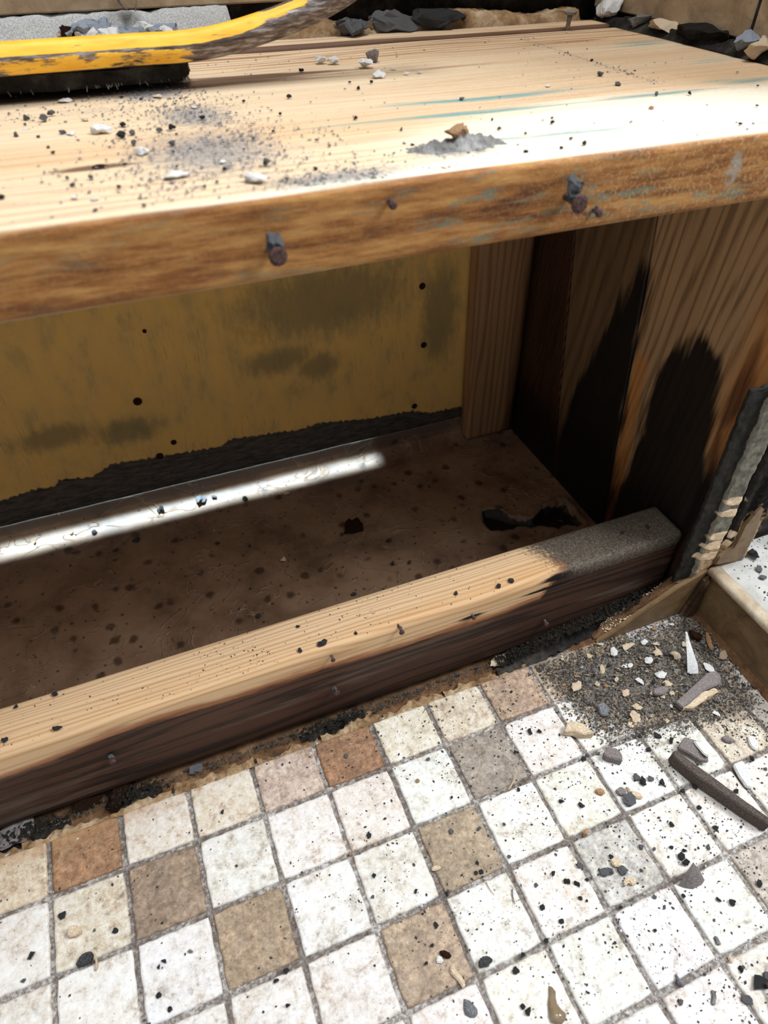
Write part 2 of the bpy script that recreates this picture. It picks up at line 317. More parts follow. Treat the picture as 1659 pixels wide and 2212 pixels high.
# ------------------------------------------------------------------ the floor
PT = .052; HT = .0242
BROWN, TAUPE, DKT, GREY, CREAM, PINK, WHITE, BLUEG = '#a07c5c', '#b39a82', '#968370', '#a1958b', '#e3d9ca', '#c9b8a8', '#ebe9e7', '#c6c1bf'
special = {(0, 0): BROWN, (3, 0): PINK, (4, 0): '#9a7358', (7, 0): '#b29a84', (-1, 0): '#d9c8b2', (1, 0): CREAM, (2, 0): CREAM, (5, 0): CREAM, (6, 0): '#d8cab8',
           (8, 0): '#cbb9a2', (9, 0): '#b9a690', (1, 1): DKT, (0, 1): '#ddd3c2', (6, 1): GREY, (2, 2): '#a8927a', (5, 2): '#ab9880', (4, 3): '#ab9882', (7, 3): BLUEG,
           (9, 4): '#bdb0a6', (10, 1): '#c2ad94', (9, 1): '#c8baa6', (10, 2): '#d3c8b8', (-2, 2): TAUPE, (1, 5): TAUPE, (-1, 4): TAUPE, (10, 6): TAUPE}
V = []; F = []; MI = []; TC = []
def tile(x0, x1, y0, y1, col):
    b = len(V); r = .0016; n = 10
    jig = [RND.uniform(-.0004, .0004) for _ in range(4)]; x0 += jig[0]; x1 += jig[1]; y0 += jig[2]; y1 += jig[3]; dz = RND.uniform(-.0003, .0001)
    xs = np.linspace(x0 + r, x1 - r, n); ys = np.linspace(y0 + r, y1 - r, n)
    for x in xs:
        for y in ys: V.append((x, y, dz)); TC.append(col)
    for i in range(n - 1):
        for j in range(n - 1): F.append((b + i * n + j, b + (i + 1) * n + j, b + (i + 1) * n + j + 1, b + i * n + j + 1)); MI.append(0)
    ring = [(i, 0) for i in range(n)] + [(n - 1, j) for j in range(1, n)] + [(i, n - 1) for i in range(n - 2, -1, -1)] + [(0, j) for j in range(n - 2, 0, -1)]
    pb = [b + i * n + j for i, j in ring]; prev = pb
    cx, cy = (x0 + x1) / 2, (y0 + y1) / 2
    for off, z in ((r * .6, -.0004), (r, -.0014), (r, -.007)):
        cur = []
        for (i, j) in ring:
            x = xs[i] + (off if i == n - 1 else -off if i == 0 else 0); y = ys[j] + (off if j == n - 1 else -off if j == 0 else 0)
            if i in (0, n - 1) and j in (0, n - 1): x -= .3 * off * (1 if i else -1); y -= .3 * off * (1 if j else -1)
            x += .0003 * math.sin(y * 900 + cx * 99); y += .0003 * math.sin(x * 800 + cy * 77)
            cur.append(len(V)); V.append((x, y, z + dz)); TC.append(col)
        for k in range(len(ring)):
            l = (k + 1) % len(ring); F.append((prev[k], cur[k], cur[l], prev[l])); MI.append(0)
        prev = cur
for c_ in range(-12, 12):
    for r_ in range(0, 14):
        col = special.get((c_, r_))
        if not col: col = RND.choice([WHITE, WHITE, WHITE, '#e8e4de', '#e4e0d9', '#eae7e2'])
        x0 = c_ * PT + .0017; x1 = (c_ + 1) * PT - .0017
        if r_ == 0: y0, y1 = -PT + .0017, -.0105
        else: y0, y1 = -(r_ + 1) * PT + .0017, -r_ * PT - .0017
        if x0 > .598: continue
        x1 = min(x1, .5975)
        cc = [v * RND.uniform(.96, 1.0) for v in C(col)[:3]] + [1]
        tile(x0, x1, y0, y1, cc)
nt = len(V)
gp, gf = grid(lambda u, v: (-.63 + 1.225 * u, -.73 + .722 * v, u * 0 - .0022), 160, 90)
gp[:, 2] += .0007 * fbm(gp, 90, 2, 3)
for f_ in gf: F.append([i + nt for i in f_]); MI.append(1)
V += gp.tolist(); TC += [(.5, .5, .5, 1)] * len(gp)
V_ = np.array(V)
def gritden(P):
    x, y = P[:, 0], P[:, 1]
    d = .12 + .25 * ss(x, .1, .45) + .75 * ss(x + y * .55, .33, .56) * ss(y, -.24, -.04)
    return d
heap = [tuple(at(a, b, 2, 0)[:2]) for a, b in [(1150, 1440), (1290, 1395), (1495, 1325), (1560, 1420), (1640, 1560), (1500, 1560), (1330, 1590), (1230, 1520)]]
def heapd(P): return ss(poly_sd(P[:, 0], P[:, 1], heap), -.022, .014)
floor = mesh('floor', V_, F, [M['tile'], M['grout']], smooth=False, mi=MI, attrs={
    'dirt': lambda P: heapd(P) * .75 + .35 * ss(P[:, 1], -.022, -.006),
    'grit': gritden, 'rust': lambda P: .75 * ss(P[:, 1], -.03, -.008) * ss(-P[:, 0], -.3, .1) + .25 * ss(P[:, 1], -.06, -.01)})
ca = floor.data.attributes.new('tile_col', 'FLOAT_COLOR', 'POINT'); ca.data.foreach_set('color', np.array(TC, np.float32).ravel())
floor['kind'] = 'structure'
tag(floor, 'cream, taupe and brown square mosaic tile floor with dark grout')
# rough base under the bench and the broken strip along it
P, Fc = grid(lambda u, v: (-.6 + 1.27 * u, -.0112 + .06 * v, u * 0), 320, 14)
P[:, 2] = -.0055 + .0022 * fbm(P, 70, 3, 5) + .004 * ss(P[:, 0], .4, .5)
o = mesh('trim_1', P, Fc, M['bed'], smooth=True); tag(o, 'brown mortar bed showing in the gap under the lumber', kind='structure')
def strip_shape(x0, x1, seed, ymax=.0045):
    P, Fc = grid(lambda u, v: (x0 + (x1 - x0) * u, -.0118 + (ymax + .0118) * v, u * 0), int((x1 - x0) / .0013) + 4, 14)
    n = fbm(np.stack([P[:, 0], P[:, 0] * 0, P[:, 0] * 0], 1), 60, 4, seed); v = (P[:, 1] + .0118) / (ymax + .0118)
    P[:, 1] = -.0112 + v * (.0062 + .0080 * n + .0022 + .0012 * np.sin(P[:, 0] * 620 + seed))
    P[:, 2] = -.0006 + .0030 * fbm(P, 190, 5, seed + 2) - .0065 * ss(v, .72, 1.0) + .0012 * fbm(P, 50, 2, seed) - .0012 * ss(v, .15, 0)
    return P, Fc
cuts = [-.2, -.02, .093, .16, .215, .272, .33, .385, .415]
labs = ['broken tan thinset strip at the far left end of the floor tiles', 'broken brown thinset strip behind the left brown tile', 'flaking tan thinset strip below the dark scab by the lumber',
        'chipped tan thinset strip beside the small grey blob', 'scalloped brown thinset strip behind the pinkish tile', 'tan thinset strip behind the red-brown tile',
        'cracked tan thinset strip behind two cream tiles', 'tan thinset strip with a loose pale flake near the grey dust']
for i in range(8):
    P, Fc = strip_shape(cuts[i] + .0015, cuts[i + 1] - .001, 11 + i)
    o = mesh('thinset_strip', P, Fc, M['thin'], smooth=True); o['group'] = 'broken thinset strips along the lumber'; tag(o, labs[i], 'mortar')

# ------------------------------------------------------------------ lumber
YF = .009
# sill plate on edge
bound = [at(a, b, 1, YF) for a, b in [(-300, 1755), (0, 1682), (110, 1642), (200, 1603), (330, 1558), (500, 1507), (620, 1470), (700, 1442), (800, 1415), (900, 1384), (1050, 1338), (1170, 1290), (1190, 1262), (1235, 1228), (1300, 1210), (1480, 1165)]]
bx = [p[0] for p in bound]; bz = [p[2] for p in bound]
prof = rounded(YF, .0505, .002, .0965, .0055, .0035)
V, F = extrude(prof, -.35, .5725, 260, 0)
V[:, 1:] += np.stack([fbm(V, (3, 20, 20), 2, 1), fbm(V, (3, 20, 20), 2, 2)], 1) * .0006
def burnmask(P):
    m = np.zeros(len(P))
    for a, b, rx, rz in [(1023, 1332, .019, .0032), (1215, 1245, .03, .0045), (1185, 1270, .03, .003)]:
        c = at(a, b, 1, YF); m = np.maximum(m, 1 - np.hypot((P[:, 0] - c[0]) / rx, (P[:, 2] - c[2]) / rz) * .55)
    return np.where(P[:, 1] < YF + .008, m, 0)
plate = mesh('sill_plate', V, F, M['plate'], smooth=True, attrs={
    'char': lambda P: np.where(P[:, 1] < YF + .02, .5 + (np.interp(P[:, 0], bx, bz) - P[:, 2]) / .022, 0),
    'burn': burnmask,
    'dust': lambda P: np.clip(ss(P[:, 0] + (P[:, 1] - .03) * .6, .40, .475), 0, 1) * ss(P[:, 2], .070, .097)})
tag(plate, 'low lumber plate lying on edge, light on top and blackened along its lower face', 'lumber')
# bench top board
def tealf(P): return .35 + .65 * ss(P[:, 0], .18, .3)
def dustm(P):
    m = np.zeros(len(P))
    for a, b, rx, ry in [(450, 325, .05, .055), (560, 380, .06, .03), (330, 205, .03, .022), (420, 250, .03, .04), (985, 325, .032, .016), (720, 385, .05, .015), (200, 240, .06, .03)]:
        c = at(a, b, 2, .4285); m = np.maximum(m, (.95 if rx < .06 else .6) - .55 * np.hypot((P[:, 0] - c[0]) / rx, (P[:, 1] - c[1]) / ry))
    a = at(1130, 85, 2, .4285)[:2]; b = at(1420, 180, 2, .4285)[:2]; e = b - a
    t = np.clip(((P[:, 0] - a[0]) * e[0] + (P[:, 1] - a[1]) * e[1]) / (e @ e), 0, 1)
    d = np.hypot(P[:, 0] - a[0] - t * e[0], P[:, 1] - a[1] - t * e[1]); return np.maximum(m, .62 - d / .02)
def tealm(P):
    m = np.zeros(len(P))
    for a, b, rx, ry, s in [(1060, 210, .13, .008, .8), (1020, 245, .13, .006, .75), (1450, 200, .09, .008, .8), (1240, 285, .09, .005, .75), (1380, 95, .05, .02, .7), (1530, 130, .05, .015, .6), (1600, 175, .05, .012, .7), (1640, 265, .03, .01, .5)]:
        c = at(a, b, 2, .4285); m = np.maximum(m, s * (1 - .5 * np.hypot((P[:, 0] - c[0]) / rx, (P[:, 1] - c[1]) / ry)))
    return m
def brownm(P):
    m = np.zeros(len(P))
    for a, b, rx, ry, s in [(560, 165, .07, .007, .9), (300, 195, .12, .012, .9), (640, 158, .05, .006, .8), (205, 360, .02, .004, .9), (0, 215, .2, .014, .95), (900, 150, .15, .004, .55)]:  # stains, grain and knot smear; marks by the slab also paint its shadow
        c = at(a, b, 2, .4285); m = np.maximum(m, s * (1.25 - .6 * np.hypot((P[:, 0] - c[0]) / rx, (P[:, 1] - c[1]) / ry)))
    return m
def plankv(y0, y1, z0, z1, x0, x1, r, n, seed):
    prof = rounded(y0, y1, z0, z1, r, .0035); V, F = extrude(prof, x0, x1, n, 0)
    V[:, 1] += .0012 * fbm(V, (6, 0, 0), 2, seed); V[:, 2] += .0006 * fbm(V, (8, 8, 0), 2, seed + 3); return V, F
V, F = plankv(YF, .338, .3915, .4285, -.33, .640, .0035, 250, 4)
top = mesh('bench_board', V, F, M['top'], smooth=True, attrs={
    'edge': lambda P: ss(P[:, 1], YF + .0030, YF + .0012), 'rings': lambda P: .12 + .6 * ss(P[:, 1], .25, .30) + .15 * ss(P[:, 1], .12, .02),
    'pale': lambda P: .75 * ss(P[:, 0] - P[:, 1] * .5, .12, .4) * ss(P[:, 1], .16, .08) + .4 * ss(P[:, 1], .03, .0125), 'teal': tealm, 'brown': brownm, 'dust': dustm,  # pale: lighter towards the right and along the front
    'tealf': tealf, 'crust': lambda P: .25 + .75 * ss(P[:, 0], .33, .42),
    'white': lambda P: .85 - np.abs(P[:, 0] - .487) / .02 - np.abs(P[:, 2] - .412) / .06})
tag(top, 'wide pale board forming the bench top, teal streaks and a stained orange front edge, darkened too by painted shade', 'board')
V, F = plankv(.3435, .376, .392, .4300, -.33, .640, .003, 180, 9)
rear = mesh('rear_board', V, F, M['top'], smooth=True, attrs={'edge': lambda P: 0 * P[:, 0], 'rings': lambda P: 0 * P[:, 0] + .4, 'pale': lambda P: 0 * P[:, 0] + .2,
    'brown': lambda P: ss(P[:, 1], .350, .3445) * .95, 'dust': lambda P: .65 * ss(P[:, 1], .358, .374)})
tag(rear, 'narrow light board behind the bench top with a brown gap in front of it', 'board')
# right-hand wall of the cavity
XS = .575
def yzpoly(pts): return [tuple(at(a, b, 0, XS)[1:]) for a, b in pts]
tongues = [yzpoly([(1397, 560), (1335, 650), (1290, 750), (1240, 865), (1215, 950), (1195, 1100), (1180, 1180), (1290, 1180), (1305, 1100), (1325, 1000), (1350, 880), (1368, 780), (1388, 660), (1402, 585)]),
           yzpoly([(1505, 720), (1440, 790), (1395, 880), (1352, 1010), (1318, 1130), (1300, 1200), (1440, 1260), (1500, 1130), (1530, 1030), (1540, 930), (1560, 850), (1556, 780)]),
           yzpoly([(1120, 930), (1160, 700), (1200, 560), (1225, 620), (1205, 900), (1190, 1100), (1160, 1060)])]
fr = yzpoly([(1659, 700), (1620, 870), (1560, 930), (1490, 1230), (1440, 1240), (1520, 1030), (1560, 900), (1620, 760)])
lowfr = yzpoly([(1540, 930), (1600, 880), (1660, 830), (1480, 1225), (1420, 1240), (1500, 1100)])
def charf(P):
    m = np.zeros(len(P))
    for k, t in enumerate(tongues): m = np.maximum(m, ss(poly_sd(P[:, 1], P[:, 2], t) + .012 * fbm(P, (1, 60, 14), 3, 4 + k), -.022, .016) * (.93 if k < 2 else .45))
    m = np.maximum(m, .5 * ss(poly_sd(P[:, 1], P[:, 2], lowfr), -.02, .01)); return m
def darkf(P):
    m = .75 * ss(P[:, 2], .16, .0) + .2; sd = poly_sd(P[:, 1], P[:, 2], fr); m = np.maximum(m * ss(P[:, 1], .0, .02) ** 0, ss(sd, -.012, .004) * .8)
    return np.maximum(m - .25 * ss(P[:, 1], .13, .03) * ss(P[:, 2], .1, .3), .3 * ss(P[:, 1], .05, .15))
def orangef(P):
    a = yzpoly([(1400, 780), (1325, 1150), (1295, 1170), (1345, 900), (1375, 760)]); return np.maximum(ss(poly_sd(P[:, 1], P[:, 2], a), -.012, .01), .75 * ss(P[:, 1], .07, .0) * ss(P[:, 2], .12, .2))
def seam(top_px, bot_px):
    a = at(*top_px, 0, XS); b = at(*bot_px, 0, XS)
    return lambda z: a[1] + (b[1] - a[1]) * (a[2] - z) / (a[2] - b[2])
s1 = seam((1241, 510), (1194, 1008)); s2 = seam((1405, 545), (1300, 1125))
def sideplank(name, ya, yb, m, x0=XS, x1=.613, z0=.0, z1=.3905, gap=.0006):
    """board standing on end whose edges follow the seam functions"""
    ny, nz = 70, 150
    def fn(face):
        def f(u, v):
            z = z0 + (z1 - z0) * v; y = (ya(z) - gap) * (1 - u) + (yb(z) + gap) * u; e = np.minimum(u, 1 - u)
            return np.where(face, x1, x0 + .0012 * ss(e, .012, 0)) + 0 * u, y, z
        return f
    A, Fa = grid(fn(False), ny, nz); B, Fb = grid(fn(True), ny, nz)
    A[:, 0] += .0004 * fbm(A, (1, 60, 4), 3, ord(name[-1])) * ss(A[:, 1] * 0 + 1, 0, 1)
    n = len(A); F = [f[::-1] for f in Fa] + [[i + n for i in f] for f in Fb]
    idx = lambda i, j: i * (nz + 1) + j
    for i in range(ny):
        F.append((idx(i, 0), idx(i + 1, 0), idx(i + 1, 0) + n, idx(i, 0) + n)); F.append((idx(i + 1, nz), idx(i, nz), idx(i, nz) + n, idx(i + 1, nz) + n))
    for j in range(nz):
        F.append((idx(0, j + 1), idx(0, j), idx(0, j) + n, idx(0, j + 1) + n)); F.append((idx(ny, j), idx(ny, j + 1), idx(ny, j + 1) + n, idx(ny, j) + n))
    return mesh(name, np.concatenate([A, B]), F, m, smooth=False, attrs={'char': charf, 'dark': darkf, 'orange': orangef})
o = sideplank('side_plank', lambda z: s2(z) , lambda z: -.0055 + 0 * z, M['plankB'])
tag(o, 'orange-brown upright plank nearest the front with a black stain rising from its foot', 'board')
o = sideplank('side_plank', s1, s2, M['plankA']); tag(o, 'brown upright plank in the middle of the side wall with a tall pointed black stain', 'board')
o = sideplank('wall_stud', lambda z: .3185 + 0 * z, s1, M['studd']); tag(o, 'dark fine-grained upright stud in the far right corner of the cavity', 'stud')
V, F = extrude(rounded(.5085, .5735, .2985, .3185, .003, .003), .0165, .3905, 90, 2)
V[:, 0] -= (V[:, 2] - .0165) * .035
o = mesh('wall_stud', V, F, M['studl'], smooth=True, attrs={'char': lambda P: .7 * ss(P[:, 0], .556, .575) , 'dark': lambda P: .15 + .5 * ss(P[:, 0], .545, .57), 'orange': lambda P: 0 * P[:, 0] + .1})
tag(o, 'pale striped upright stud standing against the yellow back panel', 'stud')

# ------------------------------------------------------------------ cavity back panel and floor
lowb = [at(a, b, 1, .32) for a, b in [(-300, 1130), (0, 1082), (80, 1055), (115, 1052), (130, 1035), (200, 1030), (240, 1003), (350, 985), (450, 968), (475, 965), (500, 948), (560, 940), (610, 932), (640, 930), (690, 913), (790, 905), (890, 887), (930, 892), (985, 880), (1100, 870)]]
P, Fc = grid(lambda u, v: (-.33 + .9045 * u, .32 + 0 * u, .006 + .384 * v), 300, 130)
P[:, 1] += .0006 * fbm(P, 12, 2, 2); n = len(P)
B = P.copy(); B[:, 1] = .332
idx = lambda i, j: i * 131 + j; F = [list(f) for f in Fc] + [[i + n for i in f[::-1]] for f in Fc]
for i in range(300): F += [(idx(i, 0), idx(i, 0) + n, idx(i + 1, 0) + n, idx(i + 1, 0)), (idx(i, 130), idx(i + 1, 130), idx(i + 1, 130) + n, idx(i, 130) + n)]
for j in range(130): F += [(idx(0, j), idx(0, j + 1), idx(0, j + 1) + n, idx(0, j) + n), (idx(300, j), idx(300, j) + n, idx(300, j + 1) + n, idx(300, j + 1))]
def scuff(P):
    m = np.zeros(len(P))
    for a, b, rx, rz in [(120, 945, .05, .018), (280, 930, .045, .02), (600, 780, .05, .02), (700, 650, .12, .05), (690, 790, .03, .02), (950, 680, .03, .08)]:
        c = at(a, b, 1, .32); m = np.maximum(m, 1 - .6 * np.hypot((P[:, 0] - c[0]) / rx, (P[:, 2] - c[2]) / rz))
    return m
lx = [p[0] for p in lowb]; lz = [p[2] for p in lowb]
panel = mesh('backer_panel', np.concatenate([P, B]), F, M['panel'], smooth=False, attrs={
    'low': lambda P: .5 + (np.interp(P[:, 0], lx, lz) + .0016 * np.sin(P[:, 0] * 900) * np.sin(P[:, 0] * 217) - P[:, 2]) / .05, 'scuff': scuff})
tag(panel, 'mustard yellow coated back panel of the cavity with a ragged dark grey lower band', 'panel')
def disc(name, c, nrm, r, h, m, parent=None, seg=14, dome=.4):
    """small round head with a dished slot"""
    q = Vector(nrm).to_track_quat('Z', 'Y'); V = []; F = []
    rings = [(0, 1.0 * h * (1 - dome)), (.35, h * .6), (.5, h), (.85, h), (1, h * .6), (1, 0)]
    for k, (rr, z) in enumerate(rings):
        for s in range(seg):
            a = 2 * math.pi * s / seg; V.append(tuple(Vector(c) + q @ Vector((math.cos(a) * r * rr, math.sin(a) * r * rr, z))))
    for k in range(len(rings) - 1):
        for s in range(seg): t = (s + 1) % seg; F.append((k * seg + s, k * seg + t, (k + 1) * seg + t, (k + 1) * seg + s)[::-1])
    return mesh(name, V, F, m, parent, smooth=True)
for a, b, r in [(297, 867, .0042), (895, 877, .0035), (912, 618, .0035), (915, 745, .0035), (375, 955, .003), (345, 985, .004), (312, 715, .0018)]:
    c = at(a, b, 1, .3196); disc('screw_head', c, (0, -1, 0), r, .0014, M['dkbrown'], panel)
# membrane: floor, torn hole, cove up to the panel
hole = [tuple(at(a, b, 2, .012)[:2]) for a, b in [(1040, 1105), (1075, 1102), (1105, 1120), (1150, 1122), (1170, 1100), (1215, 1085), (1260, 1130), (1200, 1140), (1120, 1135), (1085, 1148), (1050, 1140)]]
def memf(u, v):
    x = -.33 + .9045 * u; y = .052 + v * .29; z = .012 + 0 * u
    yy = np.minimum(y, .3165); over = np.clip(y - .294, 0, None)
    z = z + np.where(over > 0, .028 * (over / .044) ** 1.7, 0) * .9; return x, yy, z
P, Fc = grid(memf, 330, 110)
P[:, 2] += .0007 * fbm(P, 25, 3, 7)
sdh = poly_sd(P[:, 0], P[:, 1], hole) + .006 * fbm(P, 70, 4, 5); P[:, 2] += .003 * np.exp(-((sdh + .004) / .004) ** 2) - .006 * ss(sdh, -.001, .003)
n = len(P); B = P.copy(); B[:, 2] -= .005; B[:, 1] += .0025
F = [list(f) for f in Fc] + [[i + n for i in f[::-1]] for f in Fc]; ix = lambda i, j: i * 111 + j
for i in range(330): F += [(ix(i, 0), ix(i, 0) + n, ix(i + 1, 0) + n, ix(i + 1, 0)), (ix(i, 110), ix(i + 1, 110), ix(i + 1, 110) + n, ix(i, 110) + n)]
mem = mesh('waterproof_membrane', np.concatenate([P, B]), F, M['membrane'], smooth=True, attrs={'hole': lambda P: ss(poly_sd(P[:, 0], P[:, 1], hole), -.006, .006), 'grey': lambda P: ss(P[:, 2], .02, .035) * .9})
tag(mem, 'spotted brown waterproof membrane covering the cavity floor, torn near its right end', 'membrane')

# ------------------------------------------------------------------ right front: mortar edge, skirting, curb
YM = -.012; X0 = .562
P, Fc = grid(lambda u, v: (X0 + .075 * u, YM + 0 * u, .052 + .211 * v), 60, 150)
rel = (P[:, 0] - X0) / .075
P[:, 1] += .0012 * fbm(P, 120, 3, 4) + .0035 - .0035 * ss(rel, .22, .25) + .003 * ss(rel, .50, .53) * ss(rel, .62, .58) - .002 * ss(rel, .72, .8)
P[:, 0] += .0012 * fbm(P, 90, 3, 6); P[:, 2] += np.where(P[:, 2] > .25, .004 * fbm(P, 80, 3, 1), 0)
P[:, 0] -= .04 * (P[:, 2] - .08).clip(0)
n = len(P); B = P.copy(); B[:, 1] = -.0058; F = [list(f) for f in Fc] + [[i + n for i in f[::-1]] for f in Fc]; ix = lambda i, j: i * 151 + j
for i in range(60): F += [(ix(i, 0), ix(i, 0) + n, ix(i + 1, 0) + n, ix(i + 1, 0)), (ix(i, 150), ix(i + 1, 150), ix(i + 1, 150) + n, ix(i, 150) + n)]
for j in range(150): F += [(ix(0, j), ix(0, j + 1), ix(0, j + 1) + n, ix(0, j) + n), (ix(60, j), ix(60, j) + n, ix(60, j + 1) + n, ix(60, j + 1))]
pats = [at(a, b, 1, YM) for a, b in [(1590, 1083), (1577, 1108), (1562, 1158), (1550, 1178), (1535, 1202)]]
def patch(P):
    m = np.zeros(len(P))
    for k, c in enumerate(pats): m = np.maximum(m, 1.15 - .6 * np.hypot((P[:, 0] - c[0]) / (.013 if k < 2 else .018), (P[:, 2] - c[2] + (P[:, 0] - c[0]) * .25) / (.0046 if k < 2 else .0052)))
    return m
def rr(P): return (P[:, 0] + .04 * (P[:, 2] - .08).clip(0) - X0) / .075
o = mesh('mortar_edge', np.concatenate([P, B]), F, M['edge'], smooth=True, attrs={
    'grey': lambda P: ss(rr(P), .21, .25) * ss(rr(P), .53, .49), 'beige': lambda P: np.maximum(ss(rr(P), .62, .74) * ss(P[:, 2], .17, .1), .8 * ss(rr(P), .24, .3) * ss(P[:, 2], .098, .088)),
    'patch': patch, 'black': lambda P: .9 * np.exp(-((rr(P) - .55) / .05) ** 2) * ss(P[:, 2], .07, .1) + .6 * ss(rr(P), .6, .7) * ss(P[:, 2], .09, .12) * ss(P[:, 2], .24, .16)})
tag(o, 'broken layered mortar edge at the right of the cavity with black and grey strips', 'mortar')
def prism(name, outline, axis, t, depth, m, parent=None, bev=.0006, disp=.0003, seed=1, center=False, sub=2, smooth=False):
    """outline in the two other axes, thickness from t to t+depth along axis"""
    bm = bmesh.new(); vs = []
    for a, b in outline: vs.append(bm.verts.new({0: (t, a, b), 1: (a, t, b), 2: (a, b, t)}[axis]))
    f = bm.faces.new(vs); r = bmesh.ops.extrude_face_region(bm, geom=[f])
    d = [0, 0, 0]; d[axis] = depth; bmesh.ops.translate(bm, verts=[e for e in r['geom'] if isinstance(e, bmesh.types.BMVert)], vec=d)
    bmesh.ops.recalc_face_normals(bm, faces=bm.faces[:])
    if bev: bmesh.ops.bevel(bm, geom=bm.edges[:], offset=bev, segments=2, affect='EDGES', clamp_overlap=True)
    bmesh.ops.triangulate(bm, faces=bm.faces[:])
    if sub: bmesh.ops.subdivide_edges(bm, edges=[e for e in bm.edges if e.calc_length() > .004], cuts=sub, use_grid_fill=False)
    bm.verts.index_update(); V = np.array([v.co[:] for v in bm.verts]); F = [[v.index for v in f.verts] for f in bm.faces]; bm.free()
    if disp: V = rough(V, disp, 150, seed)
    return mesh(name, V, F, m, parent, smooth=smooth, center=center)
# triangular remnant of skirting
def xz(pts, y): return [tuple(at(a, b, 1, y)[[0, 2]]) for a, b in pts]
sk = empty('skirting_tile', (.54, -.013, 0)); tag(sk, 'broken tan skirting tile tapering to a point in front of the black rubble', 'tile')
ol = [(.489, .0005), (.5965, .0005), (.5965, .0605), (.580, .0535), (.572, .0500), (.566, .0478), (.555, .0405), (.545, .0345), (.532, .0270), (.52, .0190), (.505, .0100)]
ol = [(a - .54, b) for a, b in ol]
prism('face', ol, 1, -.0005, .0045, M['stone'], sk, .0008, .0001)
bk_ = 0; bk = prism('thinset_back', [(a, max(b - .0008, 0)) for a, b in ol], 1, .0042, .0085, M['bed'], sk, .0012, .0016, 5); bk['label'] = 'crumbling beige thinset on the back of the tile'
prism('corner_grout', [(.583 - .54, 0.0), (.5982 - .54, 0.0), (.5982 - .54, .056), (.592 - .54, .055)], 1, -.0085, .010, mat_thinset('old_grout', ('#2c2118', '#4d3a29', '#77624a'), 200), sk, .003, .0016, 2)
# curb
cb = empty('shower_curb', (.598, -.3, 0)); tag(cb, 'low stone curb at the right with a white speckled top', 'curb')
def boxm(name, x0, x1, y0, y1, z0, z1, m, parent, r=.001, disp=0, seed=1, seg=40, attrs=None, axis=1):
    if axis == 1: pr = rounded(x0, x1, z0, z1, r, .004); V, F = extrude(pr, y0, y1, seg, 1)
    elif axis == 0: pr = rounded(y0, y1, z0, z1, r, .004); V, F = extrude(pr, x0, x1, seg, 0)
    else: pr = rounded(x0, x1, y0, y1, r, .004); V, F = extrude(pr, z0, z1, seg, 2)
    if disp: V = rough(V, disp, 100, seed)
    if parent is not None and parent.type == 'EMPTY': V = V - np.array(parent.location)
    return mesh(name, V, F, m, parent, smooth=True, attrs=attrs)
boxm('core', .605, 1.0, -.75, .007, .000, .0535, M['grey'], cb)
boxm('side_tile', .5985, .6065, -.75, -.009, .0005, .0535, M['stone'], cb, .0012)
boxm('top_tile', .6085, 1.0, -.75, .007, .0540, .0615, M['curbtop'], cb, .001, 0, 1, 120, {'dirt': lambda P: ss(P[:, 1], .26, .3) * ss(P[:, 0], .09, .02)})
boxm('edge_trim', .5955, .6095, -.75, -.0135, .0545, .0632, mat_travertine('trim_stone', '#8f7d68', '#b7a58c', '#d5c8b4'), cb, .0042)
P, Fc = grid(lambda u, v: (.5945 - .004 * np.sin(v * 1.57) * 0 + .0045 * v, -.75 + .735 * u, .0002 + .006 * v ** 2), 200, 6); P[:, 0] -= .0025 * (1 - ((P[:, 0] - .5945) / .0045)) ; P = rough(P, .0008, 80, 3)
mesh('foot_caulk', P - np.array(cb.location), Fc, M['bed'], cb, smooth=True)
# outer wall beyond the curb and bullnose rim beside the mortar edge
o = boxm('wall_front', .649, 1.05, .0085, .03, .0, .75, M['wallt'], None, .001); tag(o, kind='structure')
o = boxm('trim_2', .66, 1.0, .001, .0083, .062, .075, M['dark'], None, .001, .0006); tag(o, kind='structure')
rim = [(1545, 1222), (1600, 1212), (1622, 1178), (1652, 1102), (1646, 1096), (1634, 1108), (1625, 1120), (1612, 1135), (1600, 1160), (1585, 1185), (1555, 1205)]
o = prism('skirting_tile', xz(rim, YM - .004), 1, YM - .0035, .0035, M['stone'], None, .0008, .0004, 6, True); tag(o, 'jagged tan tile sliver standing on the curb against the mortar edge', 'tile')

# ------------------------------------------------------------------ tiled walls above the bench
def tile_wall(name, axis, fixed, a0, a1, z0, z1, lines, thick):
    V = []; F = []; MI = []
    zs = [z0, z0 + .3, z1]
    ed = [a0] + lines + [a1]
    for i in range(len(ed) - 1):
        for j in range(2):
            p, q = ed[i] + .0018, ed[i + 1] - .0018; r, s = zs[j] + (.0018 if j else 0), zs[j + 1] - .0018
            b = len(V)
            for d, e in ((0, .0012), (thick * .15, 0), (thick, 0)):
                for (u, v) in ((p + e, r + e), (q - e, r + e), (q - e, s - e), (p + e, s - e)):
                    V.append((u, fixed + d, v) if axis == 1 else (fixed + d, u, v))
            F.append((b, b + 1, b + 2, b + 3) if axis == 1 else (b + 3, b + 2, b + 1, b)); MI.append(0)
            for k in (0, 4):
                for l in range(4):
                    m_ = (l + 1) % 4; f = (b + k + l, b + k + 4 + l, b + k + 4 + m_, b + k + m_); F.append(f if axis == 1 else f[::-1]); MI.append(0)
    b = len(V); e = .002
    for (u, v) in ((a0, z0), (a1, z0), (a1, z1), (a0, z1)): V.append((u, fixed + e, v) if axis == 1 else (fixed + e, u, v))
    F.append((b, b + 1, b + 2, b + 3) if axis == 1 else (b + 3, b + 2, b + 1, b)); MI.append(1)
    return mesh(name, V, F, [M['wallt'], M['dark']], mi=MI)
o = tile_wall('wall_back', 1, .398, -.6, .66, .4525, 1.2, [-.25, .1, .3985], .01); o['kind'] = 'structure'
